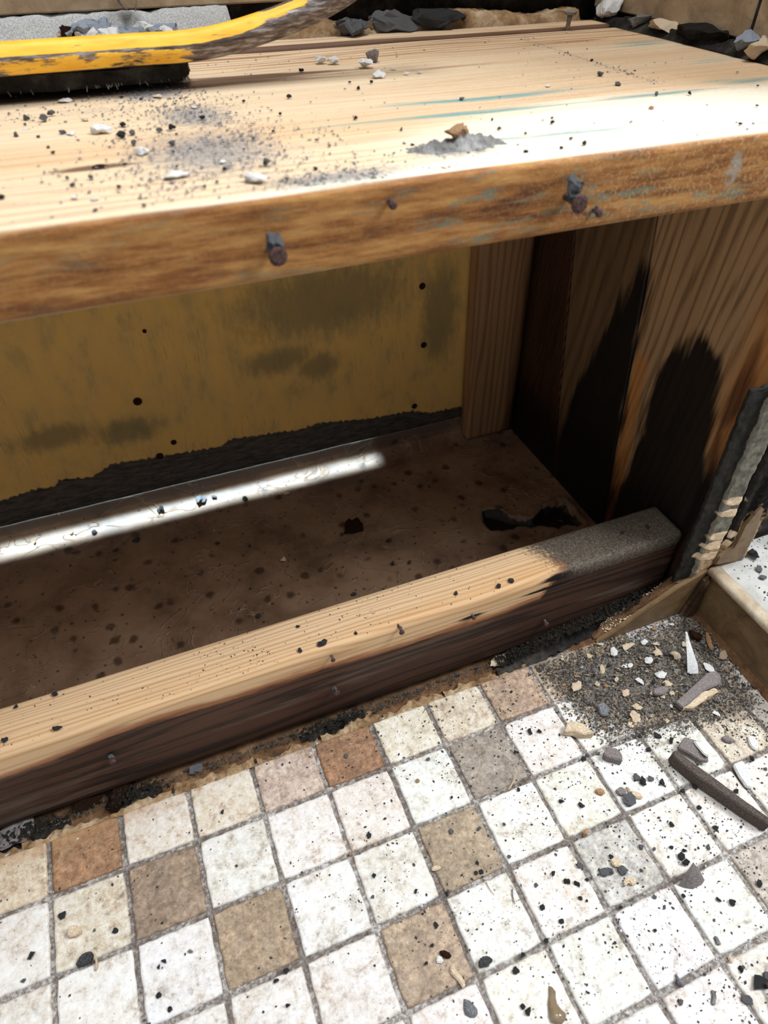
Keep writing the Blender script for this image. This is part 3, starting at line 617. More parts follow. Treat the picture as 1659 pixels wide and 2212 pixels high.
o = tile_wall('wall_right', 0, .6570, -.005, .398, .4370, 1.2, [.192], .01); o['kind'] = 'structure'
o = boxm('trim_3', -.6, .70, .4095, .425, .38, 1.2, M['dark'], None, .002); tag(o, 'dark cavity backing behind the broken rear wall', kind='structure')
o = boxm('trim_4', .6685, .69, .03, .42, .38, 1.2, M['dark'], None, .002); tag(o, 'dark backing behind the right tiled wall', kind='structure')
# rear mortar ledge
def ledge(x0, x1, y0, y1, z0, hfn, seed, m, name, lab, nu=160, nv=16):
    P, Fc = grid(lambda u, v: (x0 + (x1 - x0) * u, y0 + (y1 - y0) * v, z0 + 0 * u), nu, nv)
    h = hfn(P) ; v = (P[:, 1] - y0) / (y1 - y0); u = (P[:, 0] - x0) / (x1 - x0); edge = ss(v, -.01, .12) * ss(v, 1.01, .93) * ss(np.minimum(u, 1 - u), -.001, .006)
    P[:, 2] = z0 + np.maximum(h + .0022 * fbm(P, 90, 4, seed), .0004) * edge; P[:, 1] += .0012 * fbm(P, 110, 3, seed + 1) * (1 - v)
    P[:, 1] = np.minimum(P[:, 1], y1)
    o = mesh(name, P, Fc, m, smooth=True); tag(o, lab, 'mortar'); return o
ledge(-.4, .30, .3775, .4090, .4285, lambda P: .004 + .019 * ss(P[:, 1], .378, .396), 2, mat_crumb('ledge_dust', '#8f8e8a', '#cfcecb', .5), 'mortar_ledge', 'whitish grey dusty mortar ledge behind the pry bar')
ledge(.30, .632, .3775, .4090, .4285, lambda P: .009 + .003 * np.sin(P[:, 0] * 40), 3, M['thin'], 'mortar_ledge', 'rough tan mortar ledge along the back right of the bench')
P, Fc = grid(lambda u, v: (.642 + .0135 * v, .375 - .37 * u, .4285 + 0 * u), 150, 10)
P[:, 2] += (.006 + .004 * fbm(P, 60, 3, 8)) * ss((P[:, 0] - .642) / .0135, -.05, .5); P[:, 0] += .002 * fbm(P, 60, 3, 3) * (1 - (P[:, 0] - .642) / .0135)
o = mesh('mortar_ledge', P, Fc, M['dark'], smooth=True); tag(o, 'dark broken mortar ledge running along the right tiled wall', 'mortar')
o['group'] = 'mortar ledges'
o = boxm('trim_5', .6425, .668, -.004, .376, .27, .4285, M['dark'], None, .001); tag(o, 'dark substrate under the right tiled wall', kind='structure')
o = boxm('trim_6', -.6, .6425, .3770, .4090, .20, .4285, M['dark'], None, .001); tag(o, 'dark substrate behind the bench', kind='structure')

# ------------------------------------------------------------------ rocks, chips and shards
def chunk(seed, flat=.7, long=1.2, n=14, rg=.12, sub=2):
    """one angular lump about 1 unit across, its base at z=0"""
    r = random.Random(seed); bm = bmesh.new()
    for _ in range(n):
        v = Vector((r.gauss(0, 1), r.gauss(0, 1), r.gauss(0, 1))).normalized() * r.uniform(.8, 1)
        bm.verts.new((v.x * .5 * long, v.y * .5, v.z * .5 * flat))
    h = bmesh.ops.convex_hull(bm, input=bm.verts[:]); bmesh.ops.delete(bm, geom=[v for v in bm.verts if not v.link_faces], context='VERTS')
    bmesh.ops.triangulate(bm, faces=bm.faces[:])
    if sub: bmesh.ops.subdivide_edges(bm, edges=bm.edges[:], cuts=sub, use_grid_fill=True)
    for v in bm.verts:
        k = noise.noise_vector(v.co * 3.1 + Vector((seed, 0, 0))) + .5 * noise.noise_vector(v.co * 8 + Vector((0, seed, 0))); v.co += k * rg
    zm = min(v.co.z for v in bm.verts)
    for v in bm.verts: v.co.z -= zm
    bmesh.ops.recalc_face_normals(bm, faces=bm.faces[:]); return bm
def chunk_mesh(name, m, seed, **k):
    bm = chunk(seed, **k); me = bpy.data.meshes.new(name); bm.to_mesh(me); bm.free(); me.materials.append(m); return me
LIB = {}
for key, m, kw in [('dark', 'crumb', dict(flat=.75)), ('grey', 'crumbg', dict(flat=.75)), ('cream', 'chip', dict(flat=.26, long=1.6, rg=.15)), ('white', 'white', dict(flat=.35, long=1.4, rg=.08)), ('tan', 'tan', dict(flat=.6))]:
    LIB[key] = [chunk_mesh('crumb', M[m], 10 + 7 * i + len(key), **kw) for i in range(6)]
def put(name, key, x, y, z, size, lab, cat, group=None, rot=None, rnd=RND):
    o = bpy.data.objects.new(name, rnd.choice(LIB[key])); COL.objects.link(o); o.location = (x, y, z)
    o.rotation_euler = (0, 0, rnd.uniform(0, 6.28) if rot is None else rot)
    o.scale = (size * rnd.uniform(.85, 1.15), size * rnd.uniform(.8, 1.1), size * rnd.uniform(.75, 1.05)); tag(o, lab, cat, group); return o
def grit(name, pts, m, lab, cat):
    """countless fine grains as one object: squashed octahedra"""
    V = []; F = []
    for (x, y, z, s, nx) in pts:
        b = len(V); a = RND.uniform(0, 3.14); c, sn = math.cos(a), math.sin(a); l = s * RND.uniform(.6, 1.5); w_ = s * RND.uniform(.5, 1); h = s * RND.uniform(.35, .9)
        for dx, dy, dz in ((l, 0, h * .3), (0, w_, h * .4), (-l, 0, h * .3), (0, -w_, h * .2), (l * .2, w_ * .2, h), (0, 0, -h * .05)):
            V.append((x + dx * c - dy * sn, y + dx * sn + dy * c, z + dz) if nx == 0 else (x + dx, y - dz, z + dy))
        for f in ((0, 1, 4), (1, 2, 4), (2, 3, 4), (3, 0, 4), (1, 0, 5), (2, 1, 5), (3, 2, 5), (0, 3, 5)): F.append([b + i for i in f])
    o = mesh(name, V, F, m); tag(o, lab, cat, kind='stuff'); return o
def inpoly(x, y, p): return poly_sd(np.array([x]), np.array([y]), p)[0] > 0
# fine grit
def floorz(x, y): return .0002
pts = []; pw = []
R2 = np.random.RandomState(4)
cand = np.stack([R2.uniform(-.1, .597, 90000), R2.uniform(-.38, -.013, 90000), np.zeros(90000)], 1)
dens = .02 + .16 * ss(cand[:, 0] + cand[:, 1] * .3, .08, .4) + .18 * ss(cand[:, 0] + cand[:, 1] * .5, .36, .5) * ss(cand[:, 1], -.2, -.06) + .55 * heapd(cand)
dens *= .5 + 1.2 * ss(fbm(cand, 30, 3, 2), -.3, .5)
keep = cand[R2.uniform(0, 1, len(cand)) < dens]
for p in keep:
    s = .00028 + .0009 * RND.random() ** 3; (pts if RND.random() < .87 else pw).append((p[0], p[1], .0003, s, 0))
grit('mortar_grit', pts, M['crumb'], 'fine dark grey grit strewn over the floor tiles, thickest in the right corner', 'grit')
grit('plaster_grit', pw, M['white'], 'fine white plaster grains among the dark grit on the floor tiles', 'grit')
pts = []
cand = np.stack([R2.uniform(-.02, .64, 45000), R2.uniform(.014, .335, 45000), np.zeros(45000)], 1)
dens = .02 + 1.1 * np.clip(dustm(cand), 0, 1) ** 1.2
dens *= .4 + 1.3 * ss(fbm(cand, 40, 3, 6), -.3, .5)
dens *= np.where(cand[:, 0] > .32, .45, 1)
for p in cand[R2.uniform(0, 1, len(cand)) < dens]: pts.append((p[0], p[1], .4288, .0003 + .0009 * RND.random() ** 2.5, 0))
grit('mortar_grit', pts, M['crumbg'], 'fine grey mortar dust and grains spread over the bench board', 'grit')
pts = []
cand = np.stack([R2.uniform(0, .57, 9000), R2.uniform(.012, .048, 9000), np.zeros(9000)], 1)
dens = .05 + .5 * ss(cand[:, 0], .42, .5) + .12 * ss(fbm(cand, 25, 2, 3), .1, .5)
for p in cand[R2.uniform(0, 1, len(cand)) < dens]: pts.append((p[0], p[1], .0966, .0002 + .0006 * RND.random() ** 2.5, 0))
grit('mortar_grit', pts, M['crumb'], 'fine grit on the top of the low lumber plate, thickest at its right end', 'grit')
pts = []
cand = np.stack([R2.uniform(-.03, .56, 12000), R2.uniform(.056, .312, 12000), np.zeros(12000)], 1)
dens = .03 + .16 * np.exp(-((cand[:, 0] - .3) / .09) ** 2) * ss(cand[:, 1], .16, .28)
for p in cand[R2.uniform(0, 1, len(cand)) < dens]:
    zz = .0128 + (.0252 * (max(p[1] - .294, 0) / .044) ** 1.7); pts.append((p[0], p[1], zz, .0003 + .0009 * RND.random() ** 2.5, 0))
grit('mortar_grit', pts, M['crumb'], 'fine dark grit lying on the brown membrane inside the cavity', 'grit')
pts = [(RND.uniform(.612, .72), RND.uniform(-.12, .004), .0617, .0003 + .0012 * RND.random() ** 3, 0) for _ in range(500)]
grit('mortar_grit', pts, M['crumb'], 'fine dark grit on the white top of the curb', 'grit')
heapp = []; heapc = []; heapb = []
for _ in range(26000):
    x = RND.uniform(.42, .597); y = RND.uniform(-.12, -.013); p_ = np.array([[x, y, 0]])
    hd = float(ss(poly_sd(p_[:, 0], p_[:, 1], heap) + .012 * fbm(p_, 45, 3, 3), -.016, .012)[0])
    if RND.random() > hd * .62: continue
    q = RND.random(); (heapp if q < .45 else heapb if q < .66 else heapc).append((x, y, .0002 + .0035 * hd * RND.random(), .0004 + .0010 * RND.random() ** 2.2, 0))
grit('mortar_grit', heapp, M['soil'], 'dense dark grains of the debris heap in the floor corner', 'grit')
grit('mortar_grit', heapb, M['crumbg'], 'dense grey grains of the debris heap in the floor corner', 'grit')
grit('sand_grit', heapc, M['sand'], 'dense beige grains of the debris heap in the floor corner', 'grit')
# rubble mounds
def mound(name, outline, z0, hmax, m, lab, seed, res=70, hf=None):
    ol = np.array(outline); x0, y0 = ol.min(0); x1, y1 = ol.max(0)
    P, Fc = grid(lambda u, v: (x0 + (x1 - x0) * u, y0 + (y1 - y0) * v, z0 + 0 * u), res, max(8, int(res * (y1 - y0) / (x1 - x0))))
    sd = poly_sd(P[:, 0], P[:, 1], outline) + .0035 * fbm(P, 180, 4, seed + 9); h = ss(sd, 0, .012)
    P[:, 2] += hmax * h * (hf(P) if hf else 1) * (.75 + .5 * fbm(P, 60, 3, seed)) + .0018 * h * fbm(P, 300, 3, seed + 2)
    Fc = [f for f in Fc if max(sd[i] for i in f) > 0]; used = sorted({i for f in Fc for i in f}); mp = {i: k for k, i in enumerate(used)}
    o = mesh(name, P[used], [[mp[i] for i in f] for f in Fc], m, smooth=False); tag(o, lab, 'rubble', kind='stuff'); return o
mound('rubble_mound', [(.385, -.008), (.40, .0085), (.57, .0085), (.597, -.0005), (.595, -.0015), (.50, -.0018), (.42, -.010)], .0, .030, M['dark'],
      'black crumbly rubble packed between the lumber and the tan skirting tile', 3, 130, lambda P: .12 + 1.3 * ss(P[:, 0], .41, .6))
mound('rubble_mound', [tuple(at(a, b, 2, 0)[:2]) for a, b in [(1180, 1450), (1300, 1400), (1480, 1332), (1540, 1400), (1600, 1480), (1500, 1540), (1400, 1560), (1260, 1540)]], -.0015, .0032, mat_thinset('heap_dust', ('#45403c', '#777068', '#a69c90'), 420, 1.0, .0015),
      'low heap of grey brown dust and grit in the floor corner', 8, 90)
pts = []
for _ in range(2600):
    x = RND.uniform(.39, .594); t = (x - .39) / .2; y = RND.uniform(-.004, .0085); pts.append((x, y, .002 + .034 * max(t - .05, 0) ** .8 + RND.uniform(0, .002), .0005 + .0015 * RND.random() ** 3, 0))
grit('rubble_grit', pts, M['black'], 'black grains over the rubble between the lumber and the skirting tile', 'grit')
pts = [(x, RND.uniform(-.0085, .002), .0005 + .056 * (x - .489) / .108 + RND.uniform(-.002, .001), .0004 + .0013 * RND.random() ** 2, 0) for x in [RND.uniform(.50, .596) for _ in range(1500)]]
grit('sand_grit', pts, M['chip'], 'sandy beige grains along the broken top of the tan skirting tile', 'grit')
pts = [(RND.uniform(-.05, .42), RND.uniform(.0, .0085), RND.uniform(-.003, 0), .0004 + .0012 * RND.random() ** 2, 0) for _ in range(1500)]
grit('mortar_grit', pts, M['soil'], 'dark grit filling the narrow gap below the lumber', 'grit')
for k, (a, b, rx, ry, lab) in enumerate([(285, 1705, .022, .006, 'black clump of crumbs in the gap at the left of the lumber'), (720, 1560, .03, .006, 'dark rubble in the gap at the middle of the lumber'), (60, 1780, .03, .006, 'dark brown rubble in the gap at the far left')]):
    c = at(a, b, 2, 0); mound('rubble_mound', [(c[0] + rx * math.cos(t), .0 + ry * math.sin(t) + .001) for t in np.linspace(0, 6.1, 16)], -.004, .008, M['dark'], lab, 30 + k, 50)
    grit('rubble_grit', [(c[0] + RND.gauss(0, rx * .5), .001 + RND.uniform(-ry, ry), .003 + RND.uniform(0, .002), .0006 + .0014 * RND.random(), 0) for _ in range(130)], M['black'], 'loose grains on the ' + lab, 'grit')
def near(marks, a, b):
    return min(marks, key=lambda m_: (m_[0] - a[0]) ** 2 + (m_[1] - a[1]) ** 2)[2]
FM = [(at(a, b, 2, 0)[0], at(a, b, 2, 0)[1], t) for a, b, t in [(1550, 1740, 'beside the long curved shard'), (1250, 1575, 'beside the large beige chunk'), (1060, 1640, 'on the grey tile'), (1340, 1880, 'on the bluish grey tile'), (985, 1820, 'on the taupe tile'), (920, 2080, 'on the speckled taupe tile'),
      (1495, 1895, 'near the cone-like shard'), (1200, 2170, 'near the resin drip'), (1640, 2130, 'near the black burnt nail'), (555, 1980, 'on or by the lower brown tile'), (360, 1900, 'on or by the dark brown tile'), (180, 1850, 'on or by the left brown tile'), (170, 2010, 'near the cream pebble-like chip'), (760, 1650, 'by the red-brown tile'),
      (1350, 1450, 'in the corner dust heap'), (1600, 1460, 'by the foot of the curb'), (1610, 1670, 'by the white shield-shaped flake'), (1325, 1630, 'beside the rounded grey shard'), (1500, 1620, 'beside the half white shard'), (1370, 1720, 'by the curved cream flake'), (1120, 1760, 'on the white tile right of the taupe tile'), (1120, 1970, 'on the white tile with two fibres'),
      (1290, 2070, 'on the plain white tiles below the bluish grey tile'), (1440, 2010, 'on the white tile below the cone-like shard'), (1540, 2000, 'by the upper curved grey strip'), (1535, 2150, 'by the lower curved grey strip'), (840, 1900, 'on the white tile left of the taupe tile'), (700, 1990, 'on the white tile right of the lower brown tile'), (950, 1690, 'on the white tile with the amber pebble')]]
BM = [(at(a, b, 2, .4285)[0], at(a, b, 2, .4285)[1], t) for a, b, t in [(470, 320, 'in the grey dust patch'), (985, 310, 'near the pinkish brown lump'), (807, 130, 'near the dark folded flake'), (215, 360, 'near the knot'), (218, 284, 'near the largest white chip'), (380, 190, 'by the pry bar end'), (1180, 270, 'on the pale middle of the bench board'), (1450, 250, 'on the pale right of the bench board'),
      (1400, 120, 'at the rear right of the bench board'), (1100, 140, 'at the rear middle of the bench board'), (650, 210, 'on the plain wood right of the dark stain'), (60, 270, 'at the left edge of the bench board'), (200, 430, 'at the front left of the bench board'), (700, 380, 'along the front of the bench board'), (560, 390, 'by the tilted white chip'), (380, 380, 'by the long white chip')]]
HM = [(at(a, b, 2, 0)[0], at(a, b, 2, 0)[1], t) for a, b, t in [(1490, 1410, 'beside the tall white sliver'), (1510, 1480, 'beside the brick-shaped fragment'), (1428, 1490, 'by the flat grey flake'), (1305, 1530, 'by the rough grey flake'), (1535, 1385, 'by the tan splinter'), (1250, 1500, 'at the left edge of the heap'),
      (1330, 1420, 'just below the skirting tile'), (1370, 1555, 'by the cream flake in front of the heap'), (1320, 1470, 'by the pale fibre'), (1395, 1440, 'by the thin dark fibre'), (1560, 1450, 'near the curb foot'), (1440, 1555, 'at the front edge of the heap'), (1410, 1385, 'near the rear corner of the heap')]]
def sz(s_): return 'tiny' if s_ < .0024 else 'small' if s_ < .0042 else 'larger'
# individual crumbs seen on the floor
def fx(px, py): p = at(px, py, 2, .001); return p[0], p[1]
gl = {'dark': 'dark mortar crumb lying loose on the mosaic floor', 'grey': 'grey mortar crumb lying loose on the mosaic floor'}
fixed = [(808, 1892, 5), (805, 1937, 4), (1050, 2077, 9), (1115, 2095, 7), (1128, 2062, 6), (1255, 1740, 6), (1360, 1728, 12), (1212, 1732, 6), (1252, 1870, 6), (1247, 1910, 6), (1305, 1885, 9), (1320, 1883, 8), (1345, 1882, 9), (1480, 1862, 9),
         (1472, 1850, 7), (1478, 1838, 5), (1552, 1943, 5), (1582, 1950, 6), (1545, 1790, 6), (1640, 1908, 6), (1100, 1850, 4), (1035, 1790, 5), (1030, 1863, 4), (1040, 1883, 5), (925, 1640, 4), (975, 1722, 4), (1180, 2030, 5), (1172, 1960, 6),
         (1115, 1625, 6), (1145, 1580, 7), (1260, 1640, 6), (1320, 1850, 5), (1390, 1690, 9), (1375, 1680, 8), (1405, 1683, 7), (1330, 1640, 7), (1268, 1633, 6), (1430, 1690, 6), (1600, 2095, 5), (1604, 2088, 5), (1655, 2105, 7), (1470, 2165, 5), (1613, 2160, 8),
         (920, 2080, 5), (943, 2000, 6), (965, 1932, 5), (1213, 1990, 5), (1385, 1880, 4), (1450, 1830, 4), (1530, 1830, 5), (1255, 1940, 5), (1225, 1905, 7), (1028, 1885, 4), (1142, 2187, 7), (1130, 2175, 5), (320, 2212, 5), (1340, 1960, 4), (1415, 2010, 4),
         (1435, 1960, 4), (1195, 1885, 5), (1385, 1830, 5), (1450, 1780, 5), (1268, 1900, 4), (1090, 1780, 4), (1120, 1705, 4), (1500, 1700, 5), (1510, 1745, 5), (1590, 1710, 5), (1625, 1640, 6), (1450, 1600, 7), (1420, 1590, 7), (1400, 1620, 6), (1545, 1480, 7)]
nfl = 0
for a, b, s in fixed:
    x, y = fx(a, b); d = np.linalg.norm(np.array([x, y, 0]) - CC); k = 'dark' if RND.random() < .65 else 'grey'
    if x < .592: put('mortar_crumb', k, x, y, .0002, s * 2.0 * d / FPX, sz(s * 2.0 * d / FPX) + ' ' + k + ' mortar crumb ' + near(FM, (x, y), 0), 'crumb', k + ' crumbs on the mosaic floor'); nfl += 1
while nfl < 175:
    x = RND.uniform(-.05, .585); y = RND.uniform(-.33, -.02); pr = float(gritden(np.array([[x, y, 0]]))[0]) + float(heapd(np.array([[x, y, 0]]))[0]) * .4
    if RND.random() > pr * .6: continue
    k = 'dark' if RND.random() < .6 else 'grey'; q = .0018 + .003 * RND.random() ** 2; put('mortar_crumb', k, x, y, .0002 + .003 * float(heapd(np.array([[x, y, 0]]))[0]), q, sz(q) + ' ' + k + ' mortar crumb ' + near(FM, (x, y), 0), 'crumb', k + ' crumbs on the mosaic floor'); nfl += 1
# chips in the corner heap
for a, b, s in [(1420, 1415, 9), (1245, 1488, 12), (1400, 1430, 9), (1380, 1475, 8), (1355, 1400, 9), (1390, 1390, 8), (1300, 1450, 7), (1440, 1480, 7), (1425, 1462, 10), (1350, 1500, 8), (1300, 1540, 7), (1370, 1550, 9), (1325, 1412, 8), (1375, 1530, 7), (1460, 1420, 10),
                (1560, 1420, 9), (1410, 1500, 5), (1290, 1480, 5), (1270, 1420, 6), (1360, 1440, 5), (1530, 1445, 11), (1545, 1545, 6), (1480, 1395, 6), (1330, 1470, 5), (1450, 1500, 6), (1230, 1530, 5), (1440, 1560, 4), (1265, 1560, 4)]:
    x, y = fx(a, b); k = RND.choice(['cream', 'cream', 'white']); q = s * 2.1 * np.linalg.norm(np.array([x, y, 0]) - CC) / FPX; put('plaster_chip', k, x, y, .0028, q, sz(q * .7) + ' ' + k + ' plaster chip in the dust ' + near(HM, (x, y), 0), 'chip', 'pale chips in the corner dust heap')
for _ in range(55):
    x = RND.uniform(.43, .59); y = RND.uniform(-.1, -.016)
    if heapd(np.array([[x, y, 0]]))[0] < .6: continue
    k = RND.choice(['cream', 'cream', 'white', 'tan']); q = .0018 + .004 * RND.random() ** 2; put('plaster_chip', k, x, y, .0022, q, sz(q) + ' ' + k + ' plaster chip in the dust ' + near(HM, (x, y), 0), 'chip', 'pale chips in the corner dust heap')
# crumbs on the bench board
def bz_(px, py): p = at(px, py, 2, .430); return p[0], p[1]
benchc = [(55, 255, 7, 'grey'), (95, 257, 9, 'grey'), (110, 245, 8, 'grey'), (135, 284, 7, 'grey'), (262, 292, 9, 'dark'), (285, 285, 7, 'grey'), (290, 308, 7, 'grey'), (265, 268, 7, 'dark'), (370, 275, 9, 'dark'), (345, 280, 7, 'grey'), (372, 308, 7, 'grey'), (437, 252, 7, 'dark'), (258, 400, 6, 'dark'), (195, 380, 6, 'grey'), (155, 395, 6, 'grey'),
          (205, 448, 6, 'grey'), (310, 440, 5, 'grey'), (345, 425, 0, ''), (440, 400, 5, 'dark'), (0, 422, 7, 'dark'), (35, 290, 6, 'grey'), (82, 292, 4, 'grey'), (605, 243, 4, 'dark'), (768, 253, 5, 'dark'), (998, 210, 6, 'grey'), (590, 280, 5, 'dark'), (625, 207, 5, 'dark'), (650, 150, 5, 'dark'), (775, 188, 5, 'dark'), (575, 350, 9, 'grey'),
          (1193, 262, 5, 'dark'), (1193, 250, 4, 'grey'), (1079, 275, 5, 'grey'), (1262, 308, 6, 'dark'), (1213, 316, 4, 'dark'), (1234, 296, 4, 'grey'), (890, 308, 5, 'dark'), (1490, 200, 5, 'dark'), (1417, 202, 5, 'grey'), (1297, 160, 6, 'grey'), (1335, 180, 6, 'grey'), (1136, 323, 5, 'dark'), (1638, 225, 4, 'grey'), (1600, 265, 4, 'dark'),
          (1185, 182, 5, 'white'), (850, 145, 5, 'white'), (877, 155, 5, 'white'), (907, 152, 5, 'white'), (56, 274, 5, 'white'), (153, 285, 8, 'white'), (205, 425, 7, 'white'), (160, 422, 7, 'white'), (185, 255, 7, 'cream'), (340, 205, 7, 'cream'), (420, 228, 6, 'white'), (140, 215, 10, 'white'), (260, 218, 5, 'white'), (480, 345, 6, 'white'), (1408, 230, 6, 'tan')]
for a, b, s, k in benchc:
    if not k: continue
    x, y = bz_(a, b)
    if y > .333: continue
    d = np.linalg.norm(np.array([x, y, .43]) - CC)
    if k in ('dark', 'grey'): put('mortar_crumb', k, x, y, .4287, s * 2.0 * d / FPX, sz(s * 2.0 * d / FPX) + ' ' + k + ' mortar crumb ' + near(BM, (x, y), 0), 'crumb', k + ' crumbs on the bench board')
    elif k == 'tan': put('stone_pebble', 'tan', x, y, .4287, s * 2 * d / FPX, 'small orange-brown pebble on the pale right part of the bench board', 'pebble')
    else: put('plaster_chip', k, x, y, .4287, s * 2.2 * d / FPX, sz(s * 2.2 * d / FPX) + ' ' + k + ' plaster chip ' + near(BM, (x, y), 0), 'chip', 'small pale chips on the bench board')
n = 0
while n < 45:
    x = RND.uniform(.02, .62); y = RND.uniform(.02, .24)
    if RND.random() > .1 + float(np.clip(dustm(np.array([[x, y, 0]])), 0, 1)[0]): continue
    k = RND.choice(['dark', 'grey']); put('mortar_crumb', k, x, y, .4287, .0013 + .0016 * RND.random(), 'tiny ' + k + ' mortar crumb ' + near(BM, (x, y), 0), 'crumb', k + ' crumbs on the bench board'); n += 1
def single(name, x, y, z, size, m, lab, cat, seed, flat=.6, long=1.2, rot=0, rg=.1, tilt=(0, 0), sc=(1, 1, 1)):
    me = chunk_mesh(name, M[m], seed, flat=flat, long=long, rg=rg, sub=3); o = bpy.data.objects.new(name, me); COL.objects.link(o)
    o.location = (x, y, z); o.scale = tuple(size * q for q in sc); o.rotation_euler = (tilt[0], tilt[1], rot); tag(o, lab, cat); return o
def S1(plane, a, b, wpx, *r, **k):
    p = at(a, b, 2, plane + .001); d = np.linalg.norm(p - CC); return single(r[0], p[0], p[1], plane, wpx * d / FPX, *r[1:], **k)
S1(.4285, 218, 284, 34, 'plaster_chip', 'white', 'largest white plaster chip on the left of the bench board', 'chip', 3, flat=.5, rot=-.5)
S1(.4285, 305, 328, 28, 'plaster_chip', 'white', 'white plaster chip at the left edge of the grey dust patch', 'chip', 4, flat=.45, rot=.3)
S1(.4285, 380, 378, 38, 'plaster_chip', 'white', 'long white plaster chip in the grey dust near the bench front', 'chip', 5, flat=.35, rot=.2, long=1.6)
S1(.4285, 552, 388, 40, 'plaster_chip', 'white', 'tilted white plaster chip at the lower right of the grey dust patch', 'chip', 6, flat=.45, rot=-.8, long=1.5)
S1(.4285, 692, 134, 22, 'plaster_chip', 'white', 'round white plaster chip, left of the pair beyond the dark knot', 'chip', 7, flat=.7)
S1(.4285, 719, 135, 22, 'plaster_chip', 'white', 'angular white plaster chip, right of the pair beyond the dark knot', 'chip', 8, flat=.6)
S1(.4285, 790, 143, 32, 'plaster_chip', 'white', 'white plaster chip just in front of the dark folded flake', 'chip', 9, flat=.4, rot=.3)
S1(.4285, 820, 164, 26, 'plaster_chip', 'white', 'white plaster chip in front of and right of the dark folded flake', 'chip', 10, flat=.5)
S1(.4285, 807, 130, 30, 'mortar_flake', 'slate', 'dark folded flake standing on the bench board among white chips', 'flake', 12, flat=1.1, rot=.6, rg=.05, long=.9)
o = S1(.4285, 985, 311, 44, 'mortar_lump', 'tan', 'pinkish brown mortar lump sitting on a grey dust mound on the bench', 'lump', 13, flat=.9, rg=.16); o.location.z += .0012
c = at(985, 318, 2, .4285); mound('dust_mound', [(c[0] + .03 * math.cos(t), c[1] + .012 * math.sin(t)) for t in np.linspace(0, 6.1, 20)], .4283, .006, M['grey'], 'grey dust mound under the pinkish lump on the bench board', 41, 70)
c = at(470, 322, 2, .4285); 0 and mound('dust_mound', [(c[0] + .042 * math.cos(t) + .01 * math.sin(t), c[1] + .036 * math.sin(t)) for t in np.linspace(0, 6.1, 24)], .4280, .0022, M['grey'], 'thin grey dust patch spread on the left part of the bench board', 42, 110)
# knot hole
c = at(215, 360, 2, .4285); disc('knot', (c[0], c[1], .4282), (0, 0, 1), .0036, .0006, M['dkbrown'], top)

# shards on the floor, traced at their own height above the tiles
def shard(name, pts, z, th, m, lab, cat, seed=1, rotx=0, roty=0, disp=.0004, bev=.0007, smooth=False):
    ol = [tuple(at(a, b, 2, z + th)[:2]) for a, b in pts]
    o = prism(name, ol, 2, z, th, M[m], None, bev, disp, seed, True, 2, smooth); o.rotation_euler = (rotx, roty, 0); tag(o, lab, cat); return o
shard('tile_shard', [(1453, 1622), (1462, 1620), (1478, 1632), (1512, 1657), (1562, 1693), (1622, 1738), (1668, 1770), (1665, 1783), (1612, 1749), (1556, 1710), (1508, 1678), (1474, 1650), (1456, 1634)], .0004, .0135, 'slated', 'long dark grey tile shard with a curved edge lying on the right floor tiles', 'shard', 2)
shard('tile_shard', [(1463, 1612), (1478, 1592), (1505, 1600), (1530, 1628), (1532, 1643), (1515, 1640), (1490, 1625)], .0045, .004, 'slate', 'grey shard propped behind the long curved shard, white on one side', 'shard', 3, .15, -.1)
shard('plaster_flake', [(1498, 1600), (1515, 1602), (1530, 1615), (1533, 1636), (1520, 1628)], .0095, .002, 'white', 'white flake on the grey shard behind the long curved shard', 'flake', 4)
shard('tile_shard', [(1304, 1626), (1315, 1613), (1332, 1615), (1344, 1628), (1345, 1644), (1330, 1640), (1308, 1634)], .0003, .0075, 'slate', 'rounded grey tile shard on the floor left of the long curved shard', 'shard', 5)
shard('mortar_chunk', [(1218, 1578), (1226, 1562), (1242, 1556), (1262, 1562), (1282, 1583), (1262, 1586), (1240, 1580)], .0003, .008, 'chip', 'large beige mortar chunk on the floor below the rubble', 'chunk', 6, disp=.0014)
shard('tile_shard', [(1460, 1516), (1475, 1502), (1530, 1452), (1548, 1448), (1558, 1462), (1556, 1476), (1520, 1492), (1490, 1518), (1475, 1528)], .003, .006, 'slate', 'grey brick-shaped tile fragment lying across the corner heap', 'shard', 7)
shard('mortar_chunk', [(1474, 1530), (1490, 1516), (1520, 1494), (1545, 1484), (1552, 1490), (1530, 1508), (1500, 1526), (1482, 1530)], .0015, .006, 'chip', 'cream mortar crust along the front of the grey brick-shaped fragment', 'chunk', 8, disp=.0016)
shard('plaster_flake', [(1584, 1650), (1605, 1642), (1620, 1660), (1625, 1702), (1612, 1698), (1598, 1678)], .0003, .0035, 'white', 'white shield-shaped flake right of the long curved shard', 'flake', 9)
shard('plaster_flake', [(1615, 1592), (1628, 1588), (1640, 1608), (1636, 1622), (1622, 1612)], .0003, .0025, 'white', 'white flake near the foot of the curb at the right', 'flake', 10)
shard('plaster_flake', [(1358, 1552), (1372, 1546), (1386, 1545), (1384, 1558), (1366, 1572), (1356, 1568)], .0003, .002, 'chip', 'cream flake on the tiles in front of the dust heap', 'flake', 11)
shard('tile_shard', [(1290, 1522), (1304, 1515), (1318, 1528), (1312, 1545), (1298, 1543)], .001, .005, 'crumbg', 'rough grey flake beside the dark crumb pile above the beige chunk', 'shard', 12)
shard('mortar_flake', [(1412, 1488), (1440, 1480), (1446, 1490), (1432, 1500), (1412, 1498)], .003, .004, 'slate', 'flat grey flake in the middle of the corner heap', 'flake', 13)
shard('mortar_flake', [(1560, 1592), (1570, 1586), (1588, 1598), (1582, 1604), (1566, 1600)], .0003, .003, 'slate', 'small dark pointed flake on the brown tile near the curb', 'flake', 14)
